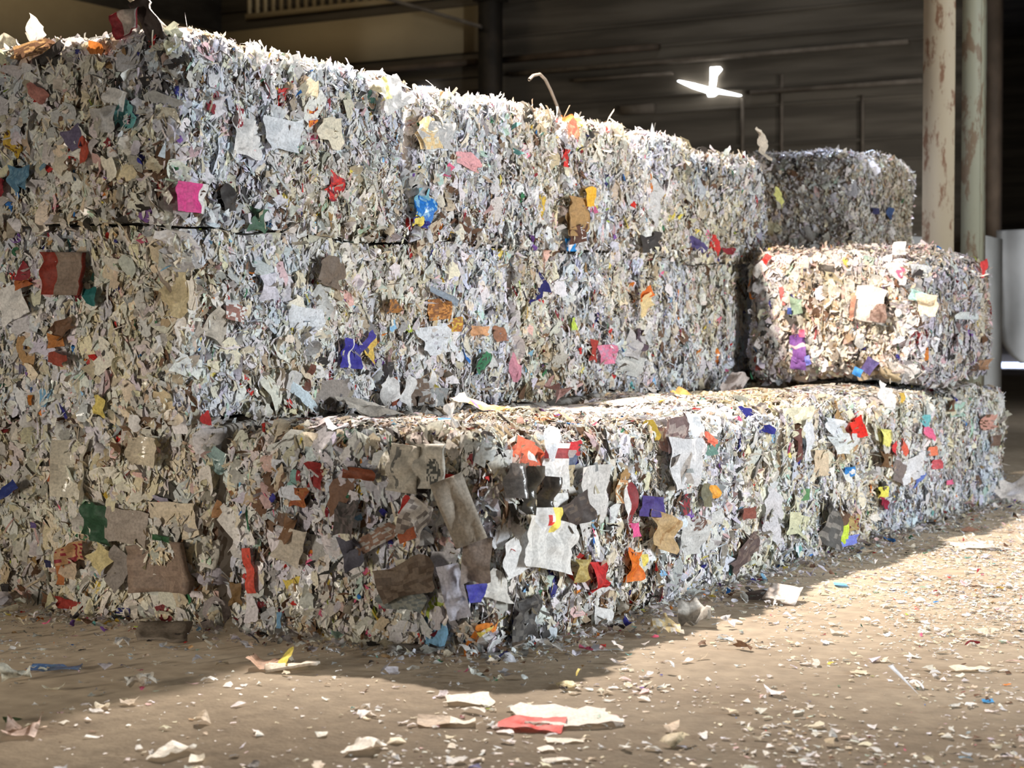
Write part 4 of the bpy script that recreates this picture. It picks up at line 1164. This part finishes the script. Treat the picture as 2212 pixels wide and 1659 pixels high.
def lying(name, px, py, z, L, Wd, roll, col, label, cat, group=None, tilt=(.0, .0), n=9, lift=.012, crumple=.012, edge=.1, curl=.06, thick=0.0, mat=None, bend=0.0):
    t, s, zz = at(px, py, 'z', z)
    me = sheet_mesh(name, L, Wd, col, nx=n, ny=n, curl=curl, crumple=crumple, edge=edge, thick=thick, mat=mat, bend=bend)
    # lay the sheet down: its face (-y) turns up, then lift so the lowest point rests on the surface
    co_ = np.empty(len(me.vertices) * 3, np.float32); me.vertices.foreach_get('co', co_); co_ = co_.reshape(-1, 3)
    a = -math.pi / 2 + tilt[0]
    y = co_[:, 1] * math.cos(a) - co_[:, 2] * math.sin(a); z_ = co_[:, 1] * math.sin(a) + co_[:, 2] * math.cos(a)
    x = co_[:, 0]
    c, sn = math.cos(tilt[1]), math.sin(tilt[1])
    x, z_ = x * c - z_ * sn, x * sn + z_ * c
    z_ = z_ - z_.min()
    me.vertices.foreach_set('co', np.stack([x, y, z_], 1).astype(np.float32).ravel()); me.update()
    o = link(name, me, loc=tuple(W(t, s, z + lift)), rotz=ANG + roll)
    return tag(o, label, cat, group)


def ztop(key, px, py):
    """height of the bale's top near the sight line"""
    b = BALES[key]
    z = b.z0 + b.h
    t, s, _ = at(px, py, 'z', z)
    q, _n = shape_pts(b, np.array([[np.clip(t - b.t, -b.lx / 2, b.lx / 2), np.clip(s - b.s, -b.ly / 2, b.ly / 2), b.h]]), np.full(1, .0))
    return b.z0 + q[0, 2]


def on_top(name, key, px, py, L, Wd, roll, col, label, cat='sheet of paper', **kw):
    while at(px, py, 'z', ztop(key, px, py))[1] > 1.62 - Wd * .55:
        py += 2
    return lying(name, px, py, ztop(key, px, py), L, Wd, roll, col, label, cat, LY, lift=kw.pop('lift', .028), **kw)


on_top('leaflet', 'f0', 1048, 896, .20, .34, .2, lambda a, h: np.array((.30, .20, .50)) if (.05 < a < .14 or .05 < h < .1) else (np.array((.80, .36, .16)) if .2 < h < .7 and RNG.random() < .7 else np.array((.82, .68, .50))), 'orange and purple leaflet lying on the front row by the dark wall of bales', 'leaflet', tilt=(.25, .1), n=12)
on_top('card_strip', 'f0', 975, 905, .42, .07, .25, solid((.74, .64, .50)), 'long cream card strip lying left of the orange and purple leaflet', 'card strip', tilt=(.1, .12), thick=.01)
on_top('white_sheet', 'f0', 805, 908, .34, .20, -.5, solid((.74, .68, .60)), 'large pointed white sheet lying at the left end of the front row top', tilt=(.45, -.2), edge=.2)
on_top('white_card', 'f0', 978, 938, .13, .12, .3, solid((.62, .58, .54)), 'small upright pale card near the printed grey carton', 'card', tilt=(1.1, 0))
on_top('dark_card', 'f1', 1357, 858, .20, .05, -.3, solid((.16, .07, .06)), 'dark brown card strip lying at the back of the front row top', 'card strip', tilt=(.3, 0))
on_top('orange_card', 'f1', 1470, 878, .28, .12, .2, solid((.72, .40, .12)), 'orange card lying on the front row top, nearer the camera than the others', 'card', tilt=(.2, .1))
on_top('cream_sheet', 'f1', 1322, 848, .24, .12, .1, solid((.76, .60, .36)), 'tan sheet lying against the foot of the middle tier', tilt=(.35, .1))
on_top('brown_box', 'f3', 1712, 832, .14, .10, .4, blotch((.42, .26, .11), (.25, .14, .08), .3), 'small brown and tan box end in front of the raised bale', 'box', tilt=(.9, 0), thick=.05)
on_top('white_wad', 'f2', 1590, 822, .36, .16, .2, solid((.66, .58, .54)), 'crumpled pale wad of paper lying left of the raised bale', 'wad of paper', tilt=(.5, .1), crumple=.03, edge=.2)
on_top('rose_wad', 'f0', 1205, 875, .12, .14, .3, blotch((.40, .24, .22), (.28, .16, .14), .4), 'brownish pink wad of paper standing at the back of the front row top', 'wad of paper', tilt=(.8, .2), crumple=.03, edge=.2)

# sheets standing on the crest of the top tier: the long stick and pale flaps
b0 = BALES['l3_0']
pt = at(303, 20, 't', b0.t0 + .12)
st = link('wooden_lath', boxes_mesh('wooden_lath', [(-.26, .26, -.034, .034, -.012, .012)], [plain('pale_wood', (.66, .56, .42), .6, .3, col2=(.78, .68, .54), scale=8)]))
a_ = np.array(W(*at(283, -6, 't', b0.t0 + .15))); c_ = np.array(W(*at(352, 62, 't', b0.t0 + .15)))
ctr = (a_ + c_) / 2
st.location = tuple(ctr)
st.rotation_euler = Vector(c_ - a_).to_track_quat('X', 'Z').to_euler()
st.scale = (np.linalg.norm(c_ - a_) / .52, 1, 1)
tag(st, 'cream wooden lath sticking up from the crest of the near top bale', 'lath')
pt = at(322, 44, 't', b0.t0 + .03)
dk = link('dark_board', sheet_mesh('dark_board', .10, .26, solid((.06, .045, .04)), edge=.15, thick=.015), loc=tuple(W(*pt)), rotz=ANG - math.pi / 2)
dk.rotation_euler = (0, -.6, ANG - math.pi / 2)
tag(dk, 'dark board leaning under the cream lath on the crest of the near top bale', 'board')
pt = at(76, 66, 't', b0.t0 + .3)
o = link('white_flap', sheet_mesh('white_flap', .13, .12, solid((.72, .66, .60)), edge=.2), loc=tuple(W(*pt)), rotz=ANG - math.pi / 2)
o.rotation_euler = (0, .5, ANG - math.pi / 2)
tag(o, 'pale card flap standing on the crest of the near top bale, towards its left end', 'card flap')

# ================================================================== things lying on the floor
FL = 'larger litter on the floor'


def on_floor(name, px, py, wpx, hpx, roll, col, label, cat, **kw):
    """litter at its own place on the floor; its size follows from how large it looks at that distance"""
    t, s, z = at(px, py, 'z', 0.0)
    dep = proj(W(t, s, 0))[2]
    L = wpx * dep / FPX
    Wd = min(hpx * dep / FPX * dep / CAM_Z * .8, kw.pop('maxw', .5))
    kw['crumple'] = kw.get('crumple', .012) * .33; kw['curl'] = kw.get('curl', .06) * .5; kw['edge'] = kw.get('edge', .1) * .8
    o = lying(name, px, py, 0.0, L, Wd, roll - ANG, col, label, cat, FL, lift=.004, **kw)
    return o


on_floor('blue_plastic_sheet', 118, 1450, 108, 16, .05, blotch((.10, .22, .50), (.16, .32, .60), .3), 'blue plastic sheet lying on the shaded floor at the left', 'plastic sheet', mat=M_FILM, edge=.15)
o = on_floor('crushed_packet', 585, 1445, 90, 20, -.1, lambda a, h: np.array(PAL['yellow']) if a > .72 else np.array((.45, .30, .22)) * RNG.uniform(.8, 1.2), 'crushed brown packet with a yellow end lying at the edge of the shadow', 'packet', crumple=.035, tilt=(.25, 0), bend=-.2, maxw=.16)
on_floor('cream_card', 632, 1452, 110, 10, -.12, solid((.74, .66, .56)), 'flat cream card lying beside the crushed brown packet', 'card', thick=.012, tilt=(.05, .05), maxw=.12)
on_floor('white_card_triangle', 1005, 1518, 105, 24, .12, solid((.78, .74, .66)), 'torn white card with pointed corners just in front of the shadow corner', 'card', edge=.22)
on_floor('label_strip', 965, 1566, 124, 16, .02, split_v((.46, .36, .27), (.78, .74, .66), .58), 'paper strip with one white end lying left of the red leaflet', 'paper strip', edge=.04)
on_floor('white_bag', 1228, 1556, 190, 44, .1, lambda a, h: np.array((.74, .70, .66)) * RNG.uniform(.94, 1.04), 'large torn whitish bag lying behind the red leaflet', 'paper bag', edge=.25, crumple=.02)
on_floor('red_leaflet', 1150, 1572, 140, 30, -.18, lambda a, h: np.array((.78, .66, .62)) if (.35 < a < .75 and .35 < h < .62 and RNG.random() < .7) else np.array((.66, .09, .08)) * RNG.uniform(.92, 1.08), 'red leaflet with white print lying in the foreground', 'leaflet', edge=.08, n=16)
on_floor('white_scrap', 792, 1622, 58, 26, -.2, solid((.80, .77, .72)), 'crumpled white scrap at the bottom, left of the paper strip', 'scrap of paper', edge=.3, crumple=.03)
on_floor('white_scrap', 368, 1634, 52, 34, -.5, solid((.80, .78, .72)), 'crumpled white scrap at the bottom, below the shadow edge', 'scrap of paper', edge=.3, crumple=.03)
on_floor('cream_scrap', 425, 1645, 30, 14, .1, solid((.78, .74, .64)), 'small cream card right of the crumpled white scrap at the bottom', 'scrap of card', edge=.1)
on_floor('rose_scrap', 50, 1588, 70, 26, .1, blotch((.50, .38, .33), 'brown', .3), 'brownish pink crumpled scrap at the left edge of the shadow', 'scrap of paper', edge=.3, crumple=.04)
on_floor('green_scrap', 28, 1560, 34, 14, .4, solid((.06, .09, .03)), 'dark green scrap lying in the shadow at the far left', 'scrap of paper', edge=.3, crumple=.02)
on_floor('white_scrap', 305, 1486, 50, 22, .5, solid((.66, .62, .54)), 'twisted white scrap standing out in the shadow on the left', 'scrap of paper', edge=.4, crumple=.05)
on_floor('white_scrap', 35, 1470, 60, 14, .2, solid((.62, .60, .50)), 'curled pale scrap lying left of the blue plastic sheet', 'scrap of paper', edge=.2, crumple=.04)
on_floor('brown_card', 355, 1384, 110, 22, .05, solid((.30, .25, .20)), 'greyish brown card lying at the foot of the tall stack', 'card', edge=.12, tilt=(.25, 0), thick=.01)
on_floor('white_card', 1690, 1302, 72, 16, -.35, solid((.78, .70, .64)), 'pale stiff card tilted up beside the front row shadow', 'card', tilt=(.3, -.1), thick=.008, edge=.08)
on_floor('dark_card', 1636, 1294, 50, 16, -.3, solid((.10, .07, .06)), 'dark card lying behind the pale stiff card', 'card', tilt=(.1, 0), edge=.15)
on_floor('light_blue_scrap', 1818, 1267, 26, 9, -.1, solid((.22, .50, .80)), 'light blue scrap on the lit floor right of the front row', 'scrap of paper', edge=.2)
on_floor('blue_scrap', 2134, 1516, 22, 10, -.2, solid((.05, .30, .66)), 'bright blue scrap among white flecks near the right edge', 'scrap of paper', edge=.2)
on_floor('white_bag', 2180, 1086, 78, 36, .1, solid((.76, .70, .66)), 'bulging whitish bag on the floor at the right edge', 'paper bag', edge=.2, crumple=.06, tilt=(.7, 0), bend=-.25, maxw=.3)
on_floor('rose_bag', 2108, 1088, 62, 34, 0, blotch((.60, .50, .50), (.66, .60, .60), .4), 'pinkish crumpled bag at the far end of the front row', 'paper bag', edge=.25, crumple=.06, tilt=(.9, 0), bend=-.25, maxw=.3)
on_floor('white_stick', 2104, 1450, 100, 7, .08, solid((.80, .75, .62)), 'long bent cream strip on the floor near the right edge', 'paper strip', crumple=.015, maxw=.06)
on_floor('white_card', 2003, 1130, 30, 9, -.1, solid((.80, .74, .68)), 'small bright card at the shadow edge by the end of the front row', 'card', tilt=(.25, 0), thick=.01)
on_floor('tan_card', 1890, 1192, 70, 8, .06, solid((.74, .62, .48)), 'long tan card at the shadow edge under the yellow packet', 'card', tilt=(.05, 0))
on_floor('rose_strip', 2095, 1148, 40, 8, -.03, solid((.62, .34, .24)), 'short orange pink strip on the lit floor beyond the front row', 'paper strip')
on_floor('white_sheet', 2110, 1185, 80, 14, -.1, solid((.80, .76, .70)), 'white torn sheet on the lit floor at the far right', 'sheet of paper', edge=.3)
on_floor('white_card', 1500, 1352, 70, 26, -.1, blotch((.50, .48, .44), (.58, .56, .52), .4), 'grey white wad at the foot of the front row, right of the near corner', 'wad of paper', edge=.10, crumple=.05, tilt=(.14, 0), maxw=.22)
on_floor('yellow_card', 1440, 1375, 60, 20, .1, blotch((.66, .52, .28), (.60, .56, .48), .5), 'tan and grey wad at the edge of the front row shadow', 'wad of paper', edge=.10, crumple=.05, tilt=(.12, 0), maxw=.2)
on_floor('white_strip', 1220, 1604, 80, 8, .15, solid((.78, .73, .64)), 'thin white strip below the red leaflet', 'paper strip', edge=.05, maxw=.07)
on_floor('white_scrap', 1180, 1622, 34, 12, .1, solid((.80, .76, .70)), 'small white scrap under the thin white strip', 'scrap of paper', edge=.25)
on_floor('white_strip', 1200, 1646, 66, 9, .2, solid((.78, .74, .66)), 'torn white strip at the bottom below the red leaflet', 'paper strip', edge=.12, maxw=.08)
on_floor('yellow_scrap', 1227, 1486, 34, 14, .3, solid((.78, .70, .46)), 'pale yellow scrap right of the shadow corner', 'scrap of paper', edge=.3, crumple=.02)
on_floor('dark_card', 900, 1416, 130, 10, .25, solid((.34, .31, .28)), 'grey card propped at the foot of the near corner bale', 'card', tilt=(.18, 0), thick=.012, maxw=.2)
on_floor('grey_card', 1090, 1420, 100, 20, -.05, solid((.36, .36, .35)), 'flat grey card lying in the shade right of the near corner', 'card', edge=.05)
on_floor('white_strip', 1300, 1408, 90, 5, .14, solid((.60, .62, .62)), 'long thin strip lying in the shade of the near corner bale', 'paper strip', maxw=.04)

# ------------------------------------------------------------------ scattered small scraps
fp = [(fb[0] - .02, fb[5] + .05, -.03, 1.7), (-.05, 8.0, 1.65, 3.2), (.05, 2.0, 3.1, 4.7), (9.5, 11.5, 1.4, 3.2)]


def scatter(n, dens, mg=0.0):
    out = []
    x_lo = -300 if n > 3000 else 0
    while len(out) < n:
        t = RNG.uniform(-5, 13, 4000); s = RNG.uniform(-6.5, 3.6, 4000)
        keep = RNG.random(4000) < dens(t, s)
        for a, b_ in zip(t[keep], s[keep]):
            if any(x0 - mg < a < x1 + mg and y0 - mg < b_ < y1 + mg for x0, x1, y0, y1 in fp):
                continue
            px, py, d = proj(W(a, b_, 0))
            if x_lo < px < IMW + (450 if n > 3000 else 0) and 900 < py < IMH + 40:
                out.append((a, b_))
                if len(out) >= n:
                    break
    return np.array(out)


def dens_open(t, s):
    q = np.stack([t * .9, s * .9, np.full(len(t), 3.3)], 1)
    c = .62 + .55 * vnoise(q) + .45 * vnoise(q * 3.1)
    right = np.clip((t + 0.6 - s * .75) / 4.6, .40, 1.2)
    near = np.clip((-s - .3) / .5, .28, 1) * np.ones(len(t))
    left = (t < 0) & (s > .7)
    near = np.where(left, .45, near)
    return np.clip(c * right * near, .02, 1)


def dens_foot(t, s):
    d = np.full(len(t), 9.0)
    for x0, x1, y0, y1 in fp[:3]:
        dx = np.maximum(np.maximum(x0 - t, t - x1), 0); dy = np.maximum(np.maximum(y0 - s, s - y1), 0)
        d = np.minimum(d, np.hypot(dx, dy))
    return np.exp(-d / .16)


def flat_scraps(pts, L, Wd, tilt, lift, nx=3, ny=3, crumple=.05, curl=.2, jag=.3):
    n = len(pts)
    C = np.stack([pts[:, 0], pts[:, 1], np.full(n, 0.0)], 1)
    N = np.zeros((n, 3)); N[:, 2] = 1
    N[:, 0] = RNG.normal(0, tilt, n); N[:, 1] = RNG.normal(0, tilt, n)
    N /= np.linalg.norm(N, axis=1, keepdims=True)
    an = RNG.uniform(0, 2 * math.pi, n)
    T = np.stack([np.cos(an), np.sin(an), np.zeros(n)], 1)
    T -= (T * N).sum(1, keepdims=True) * N; T /= np.linalg.norm(T, axis=1, keepdims=True)
    B = np.cross(N, T)
    v, f, k = patches(C, T, B, N, L, Wd, nx, ny, curl, crumple, jag)
    v = v.reshape(n, -1, 3)
    v[:, :, 2] += (-v[:, :, 2].min(1) + RNG.uniform(.002, lift, n))[:, None]
    return v, f, k


def whites(n):
    c, _, _ = colours(n, dict(cool=.5, lav=.4, grey=.4, cream=1.6), .25, .25)
    return c


# flecks: nobody could count them
n = 27000
p = scatter(n, dens_open, .12)
L = np.clip(RNG.lognormal(math.log(.019), .52, n), .006, .06); Wd = L * RNG.uniform(.18, .9, n)
v, f, k = flat_scraps(p, L, Wd, .12, .004)
o = link('paper_flecks', make_mesh('paper_flecks', v.reshape(-1, 3), f, [M_PAPER], np.repeat(whites(n), k, 0)), **HALL)
tag(o, 'countless tiny white paper flecks strewn over the floor', 'paper flecks', kind='stuff')
n = 5200
p = scatter(n, dens_foot)
L = np.clip(RNG.lognormal(math.log(.030), .50, n), .008, .11); Wd = L * RNG.uniform(.25, .9, n)
v, f, k = flat_scraps(p, L, Wd, .38, .035, 4, 4, .05, .3, .3)
c, _, _ = colours(n, None, 1.5, .8)
o = link('paper_litter', make_mesh('paper_litter', v.reshape(-1, 3), f, [M_PAPER], np.repeat(c, k, 0)), **HALL)
tag(o, 'drift of torn paper and shreds along the foot of the bales', 'paper litter', kind='stuff')

# the larger scraps, one object each
zones = [('torn white paper scrap, one of many on the lit floor in the foreground', 'scraps on the lit foreground floor', lambda t, s: ((t < 1.2) & ~((t < -.05) & (s > .75)) & (s < -.2 + 0 * t)) * dens_open(t, s) ** .5, 110, whites),
         ('torn white paper scrap, one of many on the open floor towards the right', 'scraps on the open floor at the right', lambda t, s: (t > 1.0) * (s < -.7) * dens_open(t, s), 120, whites),
         ('torn paper scrap lying in the shade in front of the tall stack', 'scraps in the shade at the left', lambda t, s: ((t < -.1) & (s > .1)) * 1.0 * np.ones(len(t)), 34, whites)]
for lab, grp, fn, n, cf in zones:
    p = scatter(n, fn, .15)
    L = np.clip(RNG.lognormal(math.log(.062), .30, n), .04, .12); Wd = L * RNG.uniform(.22, .75, n)
    cc = cf(n)
    v, f, k = flat_scraps(np.zeros((n, 2)), L, Wd, .10, .005, 5, 4, .045, .22, .3)
    nv = v.shape[1]
    for i in range(n):
        me = make_mesh('paper_scrap', v[i], f[:k], [M_PAPER], np.repeat(cc[i:i + 1], k, 0))
        o = link('paper_scrap', me, loc=tuple(W(p[i, 0], p[i, 1], 0)), rotz=RNG.uniform(0, 6.28))
        tag(o, lab, 'scrap of paper', grp)

# ================================================================== camera and light
cam = bpy.data.cameras.new('camera')
co = bpy.data.objects.new('camera', cam); COL.objects.link(co)
co.location = (0, 0, CAM_Z)
co.rotation_euler = (math.pi / 2 - PITCH, 0, 0)
cam.sensor_width = 36; cam.lens = 36 * FPX / IMW
cam.clip_end = 300
cam.dof.use_dof = True; cam.dof.focus_distance = 10.5; cam.dof.aperture_fstop = 2.6
SC.camera = co


def lamp(kind, name, t, s, z, energy, col, size=.1, aim=None, **kw):
    l = bpy.data.lights.new(name, kind); l.energy = energy; l.color = col
    o = bpy.data.objects.new(name, l); COL.objects.link(o)
    o.location = tuple(W(t, s, z))
    if aim is not None:
        d = Vector(W(*aim)) - o.location
        o.rotation_euler = d.to_track_quat('-Z', 'Y').to_euler()
    if kind in ('SPOT', 'POINT'):
        l.shadow_soft_size = size
    for k, v in kw.items():
        setattr(l, k, v)
    return o


# hanging high-bay lamp over the stack: warm key
lamp('SPOT', 'high_bay_lamp', 2.8, 2.42, 6.0, 6200, (1.0, .87, .75), .09, aim=(2.8, 2.40, 0), spot_size=math.radians(124), spot_blend=.12)
# second high-bay lamp further along the aisle, weaker, grazing the faces
lamp('SPOT', 'high_bay_lamp', 4.2, .40, 7.4, 1100, (1.0, .87, .80), .15, aim=(4.2, 2.1, 2.4), spot_size=math.radians(50), spot_blend=.7)
# daylight from the big opening to the right and behind the camera
lamp('AREA', 'door_daylight', 3.0, -11.0, 2.3, 2000, (.92, .97, 1.0), aim=(4.0, 0, 1.6), shape='RECTANGLE', size=7.0, size_y=3.4)
lamp('AREA', 'end_face_fill', -8.5, 3.2, .95, 38, (1.0, .90, .76), aim=(0, 1.8, .75), shape='RECTANGLE', size=5.0, size_y=1.8, spread=math.radians(50))  # unseen warm fill, added low down to brighten the near end faces
# bluish daylight from the far end, falling on the far stack
lamp('SPOT', 'far_skylight', 15.5, 2.9, 8.0, 12000, (.68, .77, 1.0), .3, aim=(11.3, 1.7, 3.3), spot_size=math.radians(26), spot_blend=.5)
# local fill added at the far right to brighten the tarpaulin
lamp('AREA', 'tarp_fill', 19.0, -8.0, 3.5, 95, (.95, .97, 1.0), aim=(24.5, 1.5, 2.2), shape='RECTANGLE', size=3.0, size_y=3.0, spread=math.radians(50))
# unseen fills added to brighten the back wall, warm left and cool right
lamp('AREA', 'back_wall_fill', 20.0, 20.0, 13.0, 190, (1.0, .86, .62), aim=(25, 20, 6), shape='RECTANGLE', size=4.0, size_y=8.0)
lamp('AREA', 'back_wall_fill', 21.0, 7.5, 13.0, 110, (.80, .88, 1.0), aim=(26, 7, 4), shape='RECTANGLE', size=3.0, size_y=5.0)
w = bpy.data.worlds.new('hall_air'); SC.world = w; w.use_nodes = True
w.node_tree.nodes['Background'].inputs['Color'].default_value = (1.0, .95, .86, 1)
w.node_tree.nodes['Background'].inputs['Strength'].default_value = .11
SC.view_settings.view_transform = 'Standard'; SC.view_settings.look = 'None'
SC.view_settings.gamma = 1; SC.view_settings.use_curve_mapping = False
SC.view_settings.exposure = 0.0
